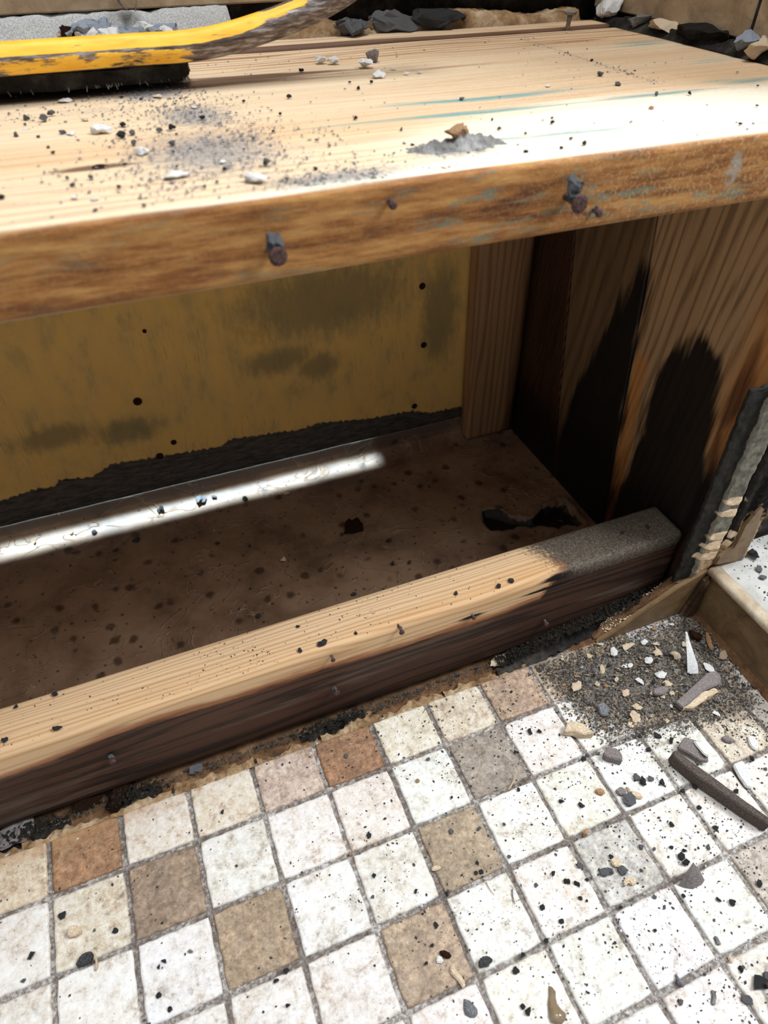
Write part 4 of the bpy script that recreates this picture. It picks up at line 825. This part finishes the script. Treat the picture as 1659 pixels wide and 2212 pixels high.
shard('mortar_flake', [(1330, 1706), (1342, 1698), (1354, 1706), (1352, 1716), (1338, 1716)], .0003, .003, 'slate', 'small square grey flake beside the round grey crumb', 'flake', 15)
shard('plaster_flake', [(1352, 1696), (1366, 1706), (1385, 1712), (1390, 1724), (1372, 1722), (1360, 1712)], .0003, .003, 'chip', 'curved cream flake above the round grey crumb', 'flake', 16)
shard('stone_pebble', [(1286, 1704), (1294, 1700), (1306, 1706), (1304, 1716), (1290, 1712)], .0003, .003, 'tan', 'orange-brown pebble on a white tile left of the round grey crumb', 'pebble', 17)
shard('stone_pebble', [(1262, 1792), (1268, 1786), (1273, 1794), (1268, 1802), (1260, 1800)], .0003, .006, 'tan', 'tan pebble on the grout above the bluish grey tile', 'pebble', 18)
shard('plaster_chip', [(1320, 1858), (1330, 1850), (1345, 1860), (1340, 1872), (1326, 1870)], .0003, .003, 'chip', 'cream chip, upper of the two on the bluish grey tile', 'chip', 19)
shard('plaster_chip', [(1347, 1906), (1356, 1892), (1375, 1896), (1378, 1906), (1366, 1912), (1360, 1904), (1350, 1914)], .0003, .0035, 'chip', 'notched cream chip, lower of the two on the bluish grey tile', 'chip', 20)
# pointed conical shard
def cone_shard():
    tip = at(1499, 1862, 2, .020); base = [at(a, b, 2, .0006) for a, b in [(1465, 1912), (1480, 1918), (1497, 1920), (1515, 1912), (1522, 1900), (1512, 1888), (1490, 1890), (1474, 1900)]]
    V = [tuple(tip)] + [tuple(b) for b in base]; mid = [tuple(tip * .45 + b * .55 + np.array([0, 0, .001])) for b in base]; V += mid; n = 8; F = []
    for i in range(n):
        j = (i + 1) % n; F.append((0, 1 + n + i, 1 + n + j)); F.append((1 + n + i, 1 + i, 1 + j, 1 + n + j))
    F.append(tuple(range(1, n + 1))[::-1]); V = rough(np.array(V), .0008, 200, 3); o = mesh('tile_shard', V, F, M['slate'], center=True); tag(o, 'pointed cone-like olive grey shard standing on the lower right tiles', 'shard')
cone_shard()
# upright plaster sliver in the corner
def ribbon(name, pix, zs, wid, m, lab, cat, th=.0008, yoff=0):
    """flat curled strip standing up from the floor: centre line pixels at given heights"""
    L = []; n = len(pix)
    for (a, b), z, w_ in zip(pix, zs, wid): L.append((at(a, b, 2, z), w_))
    V = []; right = CR[0]; fwd = np.array([CR[2][0], CR[2][1], 0]); fwd /= np.linalg.norm(fwd)
    for p, w_ in L:
        for sx, sy in ((-1, 0), (0, -.3), (1, 0), (1, .9), (0, .6), (-1, .9)): V.append(p + np.array([right[0], right[1], 0]) * sx * w_ + fwd * sy * max(th * 2, w_ * .3))
    F = []
    for i in range(n - 1):
        for k in range(6): l = (k + 1) % 6; F.append((i * 6 + k, i * 6 + l, (i + 1) * 6 + l, (i + 1) * 6 + k))
    F.append((5, 4, 3, 2, 1, 0)); F.append(tuple((n - 1) * 6 + k for k in range(6))); V = rough(np.array(V), .0003, 200, 2)
    o = mesh(name, V, F, M[m], center=True); tag(o, lab, cat); return o
ribbon('plaster_sliver', [(1497, 1455), (1496, 1435), (1491, 1410), (1486, 1385), (1483, 1367)], [.003, .010, .018, .025, .031], [.005, .0048, .003, .0018, .0008], 'white', 'tall white plaster sliver standing upright in the corner heap', 'sliver')
shard('wood_splinter', [(1524, 1366), (1530, 1364), (1538, 1382), (1542, 1400), (1536, 1404), (1528, 1388)], .004, .002, 'tan', 'tan splinter lying by the foot of the curb in the corner', 'splinter', 22)
shard('mortar_flake', [(1488, 1358), (1500, 1362), (1520, 1372), (1516, 1380), (1498, 1376)], .004, .004, 'dkbrown', 'dark brown flake right of the tall white sliver', 'flake', 23)
# sticks
def stick(a, b, z0, z1, r, m, lab, name='straw_fibre', cat='fibre'):
    p = at(*a, 2, z0); q = at(*b, 2, z1); n = 6; V = []; F = []; d = (q - p); d /= np.linalg.norm(d); u = np.cross(d, [0, 0, 1]); u /= np.linalg.norm(u); v = np.cross(u, d)
    for i in range(n + 1):
        t = i / n; c = p * (1 - t) + q * t + u * math.sin(t * 3) * r * 1.2
        for k in range(5): an = k * 1.2566; V.append(c + (u * math.cos(an) + v * math.sin(an)) * r * (1.1 - t * .5))
    for i in range(n):
        for k in range(5): l = (k + 1) % 5; F.append((i * 5 + k, i * 5 + l, (i + 1) * 5 + l, (i + 1) * 5 + k))
    F.append((4, 3, 2, 1, 0)); F.append(tuple(n * 5 + k for k in range(5))); o = mesh(name, V, F, M[m], center=True, smooth=True); tag(o, lab, cat); return o
stick((1098, 1706), (1116, 1668), .0008, .004, .0007, 'fibre', 'straw-coloured fibre on the lower corner of the grey tile')
stick((1378, 1440), (1412, 1439), .005, .005, .0006, 'dkbrown', 'thin dark fibre lying across the corner heap')
stick((1325, 1458), (1347, 1457), .005, .006, .0004, 'fibre', 'pale fibre at the left of the corner heap')
stick((1107, 1920), (1112, 1952), .0008, .001, .0005, 'slate', 'thin dark fibre on the white tile above the grout line', )
stick((1050, 1905), (1068, 1933), .0008, .001, .0004, 'fibre', 'curved pale fibre on the white tile left of the dark fibre')
stick((1165, 1384), (1210, 1368), .003, .006, .0005, 'fibre', 'pale fibre sticking out of the black rubble by the lumber')
stick((207, 2096), (202, 2058), .0008, .006, .0009, 'fibre', 'beige sliver standing beside the dark shell-like flake', 'plaster_sliver', 'sliver')
shard('mortar_flake', [(160, 2085), (172, 2062), (190, 2054), (200, 2056), (198, 2072), (182, 2082)], .0003, .0045, 'crumb', 'dark shell-like flake on the grout line at the lower left', 'flake', 30)
shard('plaster_chip', [(145, 2012), (152, 1998), (168, 1998), (176, 2010), (165, 2020), (148, 2024)], .0003, .0045, 'chip', 'cream pebble-like chip on the stained tile at the lower left', 'chip', 31)
shard('mortar_flake', [(403, 2057), (408, 2048), (414, 2050), (418, 2058)], .0003, .0015, 'slate', 'tiny dark triangular flake on a white tile at the lower left', 'flake', 32)
for a, b, s, lab in [(68, 2063, 13, 'dark crumb on the leftmost white tile'), (135, 1978, 15, 'dark upright crumb above the cream pebble-like chip'), (352, 2078, 11, 'dark crumb pair below the triangular flake'), (345, 2088, 9, 'dark crumb beside the crumb below the triangular flake'),
                     (343, 2150, 10, 'dark crumb near the bottom of the white tile at the lower left'), (366, 2180, 10, 'lowest dark crumb of the white tile at the lower left'), (250, 2010, 12, 'olive crumb right of the cream pebble-like chip'), (597, 2118, 11, 'black crumb on the grout below the brown tile'), (618, 2097, 11, 'black crumb on the grout right of its twin below the brown tile')]:
    S1(.0002, a, b, s, 'mortar_crumb', 'crumb', lab, 'crumb', a, flat=.6)
S1(.0002, 758, 1843, 9, 'stone_pebble', 'tan', 'orange pebble at a grout crossing in the middle of the floor', 'pebble', 61)
S1(.0002, 902, 1686, 10, 'stone_pebble', 'tan', 'amber pebble on a white tile left of the grey tile', 'pebble', 62)
S1(.0002, 722, 1962, 9, 'plaster_chip', 'white', 'small white chip on a white tile in the lower middle', 'chip', 63)
shard('plaster_chip', [(932, 1880), (935, 1870), (948, 1868), (956, 1873), (945, 1879)], .0003, .002, 'chip', 'pale chip on the left edge of the taupe tile', 'chip', 33)
shard('plaster_flake', [(972, 2098), (975, 2082), (986, 2095), (1000, 2112), (1007, 2124), (1002, 2136), (992, 2122)], .0003, .0025, 'chip', 'long pale flake across the lower right corner of the speckled taupe tile', 'flake', 34)
shard('plaster_chip', [(942, 2078), (946, 2062), (957, 2068), (958, 2080)], .0003, .002, 'white', 'white chip near the middle of the speckled taupe tile', 'chip', 35)
shard('mortar_flake', [(948, 2056), (956, 2050), (974, 2058), (976, 2068), (962, 2070)], .0003, .003, 'dkbrown', 'dark flake near the middle of the speckled taupe tile', 'flake', 36)
shard('mortar_crumb', [(1034, 2078), (1040, 2066), (1054, 2064), (1066, 2074), (1050, 2086), (1036, 2088)], .0003, .005, 'crumb', 'large dark pointed crumb right of the speckled taupe tile', 'crumb', 37)
shard('mortar_flake', [(1541, 2022), (1549, 2021), (1555, 2032), (1560, 2041), (1548, 2041)], .0003, .0012, 'grey', 'upper curved grey strip on the lower right tiles', 'flake', 38)
shard('mortar_flake', [(1535, 2137), (1546, 2140), (1549, 2155), (1545, 2174), (1536, 2168), (1538, 2150)], .0003, .0012, 'grey', 'lower curved grey strip on the lower right tiles', 'flake', 39)
shard('plaster_flake', [(1572, 2062), (1580, 2064), (1588, 2072), (1580, 2082), (1576, 2074)], -.001, .003, 'chip', 'pale flake wedged in a grout crossing at the lower right', 'flake', 40)
shard('mortar_flake', [(1460, 2100), (1468, 2112), (1480, 2122), (1482, 2130), (1470, 2128), (1462, 2116)], -.001, .004, 'crumbg', 'bluish grey flake wedged in the grout at the lower right', 'flake', 41)
# screw-like burnt nail at lower right
nl = empty('burnt_nail', tuple(at(1640, 2125, 2, 0))); tag(nl, 'black burnt nail head with a bent rusty shank at the lower right edge', 'nail')
c = np.array(nl.location); h = chunk_mesh('head', M['crumb'], 77, flat=.55, rg=.05, sub=2); ho = bpy.data.objects.new('head', h); COL.objects.link(ho); ho.parent = nl; ho.scale = (.0115, .0115, .011)
q = at(1665, 2175, 2, .001) - c; V = []; F = []
for i in range(9):
    t = i / 8; p = np.array([.002, -.002, .003]) * (1 - t) + q * t * 1.3 + np.array([.001 * math.sin(t * 4), 0, .0015 * (1 - t)])
    for k in range(6): an = k * 1.0472; V.append(p + np.array([math.cos(an) * .0012, math.sin(an) * .0008, math.sin(an) * .0011 + .001]))
for i in range(8):
    for k in range(6): l = (k + 1) % 6; F.append((i * 6 + k, i * 6 + l, (i + 1) * 6 + l, (i + 1) * 6 + k))
mesh('shank', V, F, M['rust'], nl, smooth=True)
# resin drip
def blob(name, pts, m, lab, cat):
    V = []; F = []; n = len(pts)
    for (a, b, w_) in pts:
        p = at(a, b, 2, .0004); r = w_ * .00042
        for k in range(9): an = math.pi * k / 8; V.append((p[0] + math.cos(an) * r * .93, p[1] - math.cos(an) * r * .37 * 0, .0002 + math.sin(an) * r * .75))
    for i in range(n - 1):
        for k in range(8): F.append((i * 9 + k, i * 9 + k + 1, (i + 1) * 9 + k + 1, (i + 1) * 9 + k))
        F.append((i * 9 + 8, i * 9, (i + 1) * 9, (i + 1) * 9 + 8))
    F.append(tuple(range(9))); F.append(tuple((n - 1) * 9 + k for k in range(9))[::-1]); o = mesh(name, V, F, M[m], center=True, smooth=True); tag(o, lab, cat)
blob('resin_drip', [(1186, 2129, .5), (1189, 2135, 4), (1193, 2146, 7), (1192, 2160, 8), (1194, 2175, 9), (1200, 2190, 13), (1207, 2200, 15), (1212, 2208, 9), (1214, 2212, 1)], 'resin', 'shiny elongated clear resin drip near the bottom of the floor', 'drip')
blob('glue_blob', [(1003, 2158, 1), (1008, 2165, 6), (1012, 2175, 9), (1018, 2186, 11), (1024, 2194, 7), (1026, 2198, 1)], 'crumbg', 'small grey translucent glue blob left of the resin drip', 'blob')
# left scabs in the gap below the plate
S1(-.003, 262, 1716, 50, 'mortar_scab', 'dkbrown', 'oval dark brown scab in the gap at the left of the lumber', 'scab', 70, flat=.5, rot=1.0, long=1.5)
S1(-.003, 190, 1738, 44, 'mortar_scab', 'dkbrown', 'dark brown broken scab left of the oval scab', 'scab', 71, flat=.4, rot=.2, long=1.6)
S1(-.003, 425, 1662, 26, 'mortar_crumb', 'crumbg', 'small grey blob in the gap in front of the lumber', 'crumb', 72, flat=.6)
S1(-.003, 20, 1808, 60, 'mortar_scab', 'slate', 'grey fibrous scab at the far left of the gap', 'scab', 73, flat=.3, rot=.2, long=1.7)
S1(-.002, 1075, 1427, 34, 'plaster_flake', 'chip', 'loose pale flake in the gap in front of the lumber', 'flake', 74, flat=.3, rot=.3, long=1.5)
PM = [(at(a, b, 2, .0965)[0], at(a, b, 2, .0965)[1], t) for a, b, t in [(985, 1283, 'near its middle, the lone one'), (1103, 1256, 'right of the middle'), (1078, 1272, 'just left of its neighbour'), (643, 1355, 'left of the tiny nail'), (700, 1415, 'by the tiny fuzzy nail'), (780, 1395, 'between the two fuzzy nails'), (125, 1580, 'in the sooty smudge at the left'), (120, 1500, 'near its back edge at the left'), (20, 1550, 'at its far left'), (1345, 1150, 'on its dusty right end'), (1400, 1140, 'at the tip of its dusty right end')]]
# crumbs on plate, membrane and curb
for a, b, s in [(985, 1283, 6), (1103, 1256, 8), (1078, 1270, 7), (643, 1355, 5), (700, 1415, 7), (690, 1390, 5), (125, 1580, 10), (120, 1500, 6), (35, 1528, 5), (12, 1600, 7), (650, 1411, 6), (780, 1395, 5), (716, 1430, 8), (1345, 1150, 5), (1400, 1140, 5)]:
    p = at(a, b, 2, .0968)
    if p[1] < YF + .006: p[1] = YF + .006
    if p[1] > .046: continue
    put('mortar_crumb', 'dark', p[0], p[1], .0966, s * 1.9 * np.linalg.norm(p - CC) / FPX, 'dark crumb on the low lumber plate ' + near(PM, p, 0), 'crumb', 'crumbs on the low lumber plate')
for a, b, s, k in [(430, 1078, 11, 'grey'), (440, 1082, 8, 'grey'), (350, 1095, 9, 'dark'), (460, 1068, 6, 'grey'), (618, 1065, 6, 'cream'), (612, 1210, 7, 'cream'), (205, 1152, 5, 'dark'), (75, 1163, 4, 'tan'), (156, 1150, 4, 'tan'), (765, 1284, 6, 'dark'), (295, 1168, 8, 'dark'), (250, 1190, 6, 'dark'), (540, 1180, 5, 'dark'), (850, 1218, 6, 'dark'),
                   (885, 1215, 5, 'dark'), (470, 1175, 5, 'dark'), (740, 1155, 5, 'dark'), (780, 1040, 5, 'dark'), (560, 1330, 5, 'dark'), (340, 1090, 5, 'dark'), (530, 1080, 7, 'dark'), (840, 1168, 6, 'dark')]:
    p = at(a, b, 2, .0135); lab = {'dark': 'dark crumb on the brown membrane in the cavity', 'grey': 'bluish grey crumb in the small cluster on the cavity membrane', 'cream': 'cream chip on the brown membrane in the cavity', 'tan': 'tiny rust-coloured crumb on the lit stripe of the membrane'}[k]
    y = min(p[1], .308); put('mortar_crumb' if k != 'cream' else 'plaster_chip', k, p[0], y, .0128 + .0252 * (max(y - .294, 0) / .044) ** 1.7, s * 2 * np.linalg.norm(p - CC) / FPX, lab, 'crumb' if k != 'cream' else 'chip', k + ' crumbs on the membrane')
p = at(765, 1137, 2, .0125); single('mortar_lump', p[0], p[1], .0115, .026, 'dkbrown', 'flat charred lump on the middle of the brown membrane', 'lump', 80, flat=.25, long=1.6, rot=.3)
for a, b, s in [(1625, 1200, 16), (1640, 1228, 10), (1612, 1196, 9), (1600, 1205, 10), (1648, 1247, 9), (1605, 1178, 8)]:
    p = at(a, b, 2, .0635)
    if p[0] > .612: put('mortar_crumb', 'dark' if s > 12 else 'grey', p[0], min(p[1], -.004), .0618, s * 1.6 * np.linalg.norm(p - CC) / FPX, 'crumb on the white top of the curb beside the broken edge', 'crumb', 'crumbs on the curb')

# ------------------------------------------------------------------ nails
def tube(pts, r, seg=8):
    V = []; F = []; n = len(pts); pts = [np.array(p, float) for p in pts]
    for i, p in enumerate(pts):
        d = pts[min(i + 1, n - 1)] - pts[max(i - 1, 0)]; d /= np.linalg.norm(d); ref = np.array([0, 0, 1.]) if abs(d[2]) < .9 else np.array([1., 0, 0])
        u = np.cross(d, ref); u /= np.linalg.norm(u); v = np.cross(d, u); rr_ = r[i] if hasattr(r, '__len__') else r
        for k in range(seg): a = 6.2832 * k / seg; V.append(p + (u * math.cos(a) + v * math.sin(a)) * rr_)
    for i in range(n - 1):
        for k in range(seg): l = (k + 1) % seg; F.append((i * seg + k, i * seg + l, (i + 1) * seg + l, (i + 1) * seg + k))
    F.append(tuple(range(seg))[::-1]); F.append(tuple((n - 1) * seg + k for k in range(seg))); return V, F
def nail(px, py, L, hr, lab, clump=0, y=YF, drop=0, m='rust'):
    c = at(px, py, 1, y - L * .7); e = empty('nail', (c[0], y, c[2])); tag(e, lab, 'nail')
    V, F = tube([(0, .004, 0), (0, -L * .5, -drop * .3), (0, -L, -drop)], hr * .45); mesh('shank', V, F, M[m], e, smooth=True)
    V, F = tube([(0, -L, -drop), (0, -L - .0012, -drop), (0, -L - .0018, -drop)], [hr, hr, hr * .6], 12); mesh('head', V, F, M[m], e, smooth=False)
    if clump:
        me = chunk_mesh('mortar_clump', M['crumbg'], int(px), flat=1.2, rg=.2, sub=3); o = bpy.data.objects.new('mortar_clump', me); COL.objects.link(o); o.parent = e
        o.scale = (clump * .75, clump * .8, clump); o.location = (0, -L * .55, -clump * .15); o['label'] = 'grey mortar clinging to the nail'
    return e
nail(596, 548, .010, .0042, 'mortar-caked nail at the left of the bench front edge', .010)
nail(1242, 435, .012, .0045, 'mortar-caked nail at the right of the bench front edge', .0125)
nail(845, 440, .005, .002, 'small bent nail near the middle of the bench front edge', .003)
nail(1289, 458, .005, .002, 'small whitish nail just right of the caked nail on the bench front edge', .004)
nail(725, 1492, .006, .0028, 'burnt nail in the black lower face of the lumber plate', .006)
nail(242, 1640, .005, .0026, 'ash-covered nail at the left in the blackened face of the lumber plate', .006)
nail(866, 1362, .005, .0022, 'fuzzy grey nail in the middle of the lumber plate face', .004)
nail(718, 1422, .004, .0018, 'tiny fuzzy nail left of the middle of the lumber plate face', .003)
nail(1022, 1332, .003, .0018, 'nail in the small charred patch of the lumber plate', .002)
nail(1178, 1345, .004, .0024, 'dark nail low on the right of the lumber plate face', .004)
# upright nail at rear
c = at(1225, 62, 2, .430); e = empty('nail', (c[0], min(c[1], .370), .430)); tag(e, 'upright nail with a flat grey head at the back right of the bench', 'nail')
V, F = tube([(0, 0, -.004), (.0005, 0, .004), (.0012, 0, .0105)], [.0021, .002, .0024], 10); mesh('shank', V, F, M['steel'], e, smooth=True)
V, F = tube([(.0012, 0, .0105), (.0012, 0, .0125), (.0012, 0, .0132)], [.0052, .0056, .004], 16); mesh('head', V, F, M['steel'], e, smooth=False)
# fuzzy cobwebby fibres
# ------------------------------------------------------------------ rear rubble
def R1(a, b, wpx, m, lab, seed, flat=.6, rot=0, long=1.2, y=.385, zb=.434, name='mortar_lump', cat='lump', rg=.12, tilt=(0, 0)):
    p = at(a, b, 1, y); d = np.linalg.norm(p - CC); return single(name, p[0], y, zb, wpx * d / FPX, m, lab, cat, seed, flat=flat, rot=rot, long=long, rg=rg, tilt=tilt)
R1(757, 66, 62, 'crumbg', 'dark grey crumbly mortar lump at the back of the bench, right of the pry bar', 90, .55, y=.372, zb=.4295, rg=.2)
R1(850, 55, 84, 'crumbg', 'flat grey mortar lump behind the bench, left of the dark one', 91, .42, y=.3835, zb=.4295, long=1.4)
R1(945, 50, 88, 'crumb', 'dark flat mortar lump behind the bench with a brown ledge at its right', 92, .32, y=.3845, zb=.4295, long=1.5)
R1(800, 45, 40, 'thin', 'tan mortar lump behind the bench between two grey lumps', 93, .5, y=.388, zb=.4295)
for k, (a, b, w_, m, lab) in enumerate([(170, 52, 60, 'blue', 'leftmost blue-grey plaster flake behind the pry bar'), (205, 45, 70, 'blue', 'long blue-grey plaster flake behind the pry bar'), (235, 58, 55, 'white', 'white plaster lump behind the middle of the pry bar'),
      (272, 55, 50, 'blue', 'blue-grey plaster lump left of the shaggy one'), (300, 48, 50, 'white', 'white plaster lump touching the shaggy blue-grey one'), (340, 50, 60, 'blue', 'shaggy blue-grey plaster lump at the right of the pile'), (150, 64, 40, 'dkbrown', 'dark brown flake at the left foot of the plaster pile'),
      (120, 38, 34, 'chip', 'cream pebble on the ledge left of the plaster pile'), (82, 40, 20, 'crumb', 'dark crumb on the ledge left of the cream pebble'), (45, 48, 14, 'crumb', 'dark crumb at the far left of the ledge'), (190, 66, 60, 'white', 'low white plaster flake touching the pry bar'), (355, 60, 44, 'white', 'white crumbly piece under the shaggy lump')]):
    R1(a, b, w_, m, lab, 100 + k, .5, rot=k * .7, y=.388 if b < 50 else .384, zb=.4345 + (.004 if k in (4, 6) else 0) - .001, name='plaster_lump', cat='plaster', rg=.14)
# curled shaving
def curl():
    V = []; F = []; n, m_ = 22, 8; c = at(250, 8, 1, .392)
    for i in range(n + 1):
        t = i / n; a = -0.4 + t * 4.0; r = .0125 * (1 - .35 * t)
        for j in range(m_ + 1):
            s = j / m_; V.append((c[0] + math.cos(a) * r * (1 + .15 * s) + .014 * t, .376 + s * .014, c[2] + .001 + math.sin(a) * r * .9))
    for i in range(n):
        for j in range(m_): b = i * (m_ + 1) + j; F.append((b, b + m_ + 1, b + m_ + 2, b + 1))
    o = mesh('paper_curl', V, F, M['slate'], smooth=True, center=True); md = o.modifiers.new('t', 'SOLIDIFY'); md.thickness = .0007; tag(o, 'curled grey-brown paper strip above the plaster pile', 'curl'); o.location.z = max(o.location.z, .444)
curl()
# chunks along the right wall
def RW(a, b, wpx, m, lab, seed, flat=.8, long=1.2, rot=0, x=.650, zb=.431):
    p = at(a, b, 0, x); d = np.linalg.norm(p - CC); single('mortar_lump', x, p[1], zb, wpx * d / FPX, m, lab, 'lump', seed, flat=flat, rot=rot, long=long)
RW(1312, 42, 56, 'white', 'white and brown mortar lump at the rear corner of the bench', 120, .7, 1.2, 1.4)
RW(1382, 48, 44, 'grey', 'shaggy grey mortar lump against the right tiled wall', 121, .6, 1.0, .4)
RW(1432, 68, 54, 'chip', 'cream mortar lump against the right tiled wall', 122, .6, 1.3, 1.3)
RW(1520, 88, 70, 'dark', 'long dark mortar piece below the right tiled wall', 123, .35, 1.9, 1.6)
RW(1608, 96, 56, 'blue', 'bluish white plaster piece at the right end of the tiled wall', 124, .5, 1.4, .4)
RW(1628, 128, 66, 'chip', 'pale crumbly plaster piece at the right edge of the bench board', 125, .4, 1.5, .6, x=.648, zb=.430)

# ------------------------------------------------------------------ pry bar and mortar slab
path = [at(-260, 112, 2, .4520), at(0, 101, 2, .4520), at(150, 106, 2, .4520), at(280, 108, 2, .4520)]
yb = path[-1][1]
for a, b in [(400, 100), (480, 86), (560, 62), (640, 32), (700, 4), (760, -34), (840, -95), (930, -180)]: path.append(at(a, b, 1, yb))
path = np.array(path); path[:, 1] = np.interp(np.arange(len(path)), [0, 3, len(path) - 1], [yb - .004, yb, yb])
def catmull(P, n):
    out = []; m_ = len(P)
    for i in range(m_ - 1):
        p0, p1, p2, p3 = P[max(i - 1, 0)], P[i], P[i + 1], P[min(i + 2, m_ - 1)]
        for k in range(n):
            t = k / n; out.append(.5 * ((2 * p1) + (-p0 + p2) * t + (2 * p0 - 5 * p1 + 4 * p2 - p3) * t * t + (-p0 + 3 * p1 - 3 * p2 + p3) * t ** 3))
    out.append(P[-1]); return np.array(out)
cl = catmull(path, 14); V = []; AN = []; seg = 32; rb = .0087
slot = np.array([at(610, 48, 1, yb)]); tv = np.array([.93, 0, .36])
for i, p in enumerate(cl):
    d = cl[min(i + 1, len(cl) - 1)] - cl[max(i - 1, 0)]; d /= np.linalg.norm(d); u = np.array([0, -1., 0]); v = np.cross(u, d); v /= np.linalg.norm(v)
    if v[2] < 0: v = -v
    for k in range(seg):
        a = 6.28318 * k / seg; hexr = math.cos(math.pi / 6) / math.cos(((a) % (math.pi / 3)) - math.pi / 6); r = rb * (.35 + .65 * hexr) * 1.03
        n_ = u * math.cos(a) + v * math.sin(a); q = p + n_ * r
        # nail-slot groove on the upper camera-facing face
        s = float(np.dot(q - slot[0], d)); f = math.degrees(a) % 360
        g_ = max(0, 1 - (abs(s) / .019) ** 4) * math.exp(-((f - 55) / 13) ** 2); q = q - n_ * .0030 * g_
        V.append(q); up = math.sin(a - .15)
        arc = i / len(cl); side = 1 if f < 12 or f > 300 else 0
        x_ = p[0]
        if f > 200 and f < 300: bare = .95
        elif f >= 300 or f < 8: bare = .46 + .2 * float(ss(np.array([x_]), .225, .25)[0])
        elif f < 20: bare = .62
        else: bare = .60 * float(ss(np.array([x_]), .262, .292)[0]) * (1 - min(1, g_ * 1.6))
        AN.append(bare)
n = len(cl); F = []
for i in range(n - 1):
    for k in range(seg): l = (k + 1) % seg; F.append((i * seg + k, (i + 1) * seg + k, (i + 1) * seg + l, i * seg + l))
F.append(tuple(range(seg))); F.append(tuple((n - 1) * seg + k for k in range(seg))[::-1])
AN = np.array(AN); bar = mesh('pry_bar', V, F, M['bar'], smooth=True, attrs={'bare': lambda P: AN})
bm = bmesh.new(); bm.from_mesh(bar.data); bmesh.ops.recalc_face_normals(bm, faces=bm.faces[:]); bm.to_mesh(bar.data); bm.free()
tag(bar, 'worn yellow steel pry bar lying across the back of the bench board', 'pry bar')
# slab the bar rests on
fl = [at(a, b, 2, .4435) for a, b in [(-260, 180), (0, 160), (100, 155), (200, 148), (300, 140), (390, 132), (402, 128)]]
ol = [tuple(p[:2]) for p in fl] + [(fl[-1][0] + .004, fl[-1][1] + .02), (fl[-1][0] - .01, .330), (fl[0][0], .330)]
slab = prism('mortar_slab', ol, 2, .4330, .0105, M['dark'], None, .0015, .0014, 4)
prism('mortar_dab', [(ol[0][0], .285), (.235, .285), (.235, .325), (ol[0][0], .325)], 2, .4288, .0050, M['dark'], slab, .0008, .0008, 5); tag(slab, 'dark grey frayed mortar slab lying under the pry bar', 'slab')
V = []; F = []
for k in range(34):
    t = RND.random() ** .6 * (len(fl) - 1.01); i = int(t); p = fl[i] * (1 - t + i) + fl[i + 1] * (t - i); L = RND.uniform(.002, .006); b = len(V); w_ = .0003
    e_ = np.array([RND.uniform(-.3, .3), -1, -.35]) * L; p = np.array([p[0], p[1] + .001, .4345])
    for s_, o_ in ((0, -w_), (0, w_), (1, w_ * .4), (1, -w_ * .4)): V.append(p + e_ * s_ + np.array([o_, 0, 0]))
    for s_, o_ in ((0, -w_), (0, w_), (1, w_ * .4), (1, -w_ * .4)): V.append(p + e_ * s_ + np.array([o_, 0, .0005]))
    F += [(b, b + 1, b + 2, b + 3), (b + 7, b + 6, b + 5, b + 4), (b, b + 4, b + 5, b + 1), (b + 1, b + 5, b + 6, b + 2), (b + 2, b + 6, b + 7, b + 3), (b + 3, b + 7, b + 4, b)]
fo = mesh('frayed_mesh', V, F, G('grey_fibre').out('#8c8578', .7, .2), slab); tag(fo, 'pale glass-fibre ends sticking out of the slab', kind='stuff')
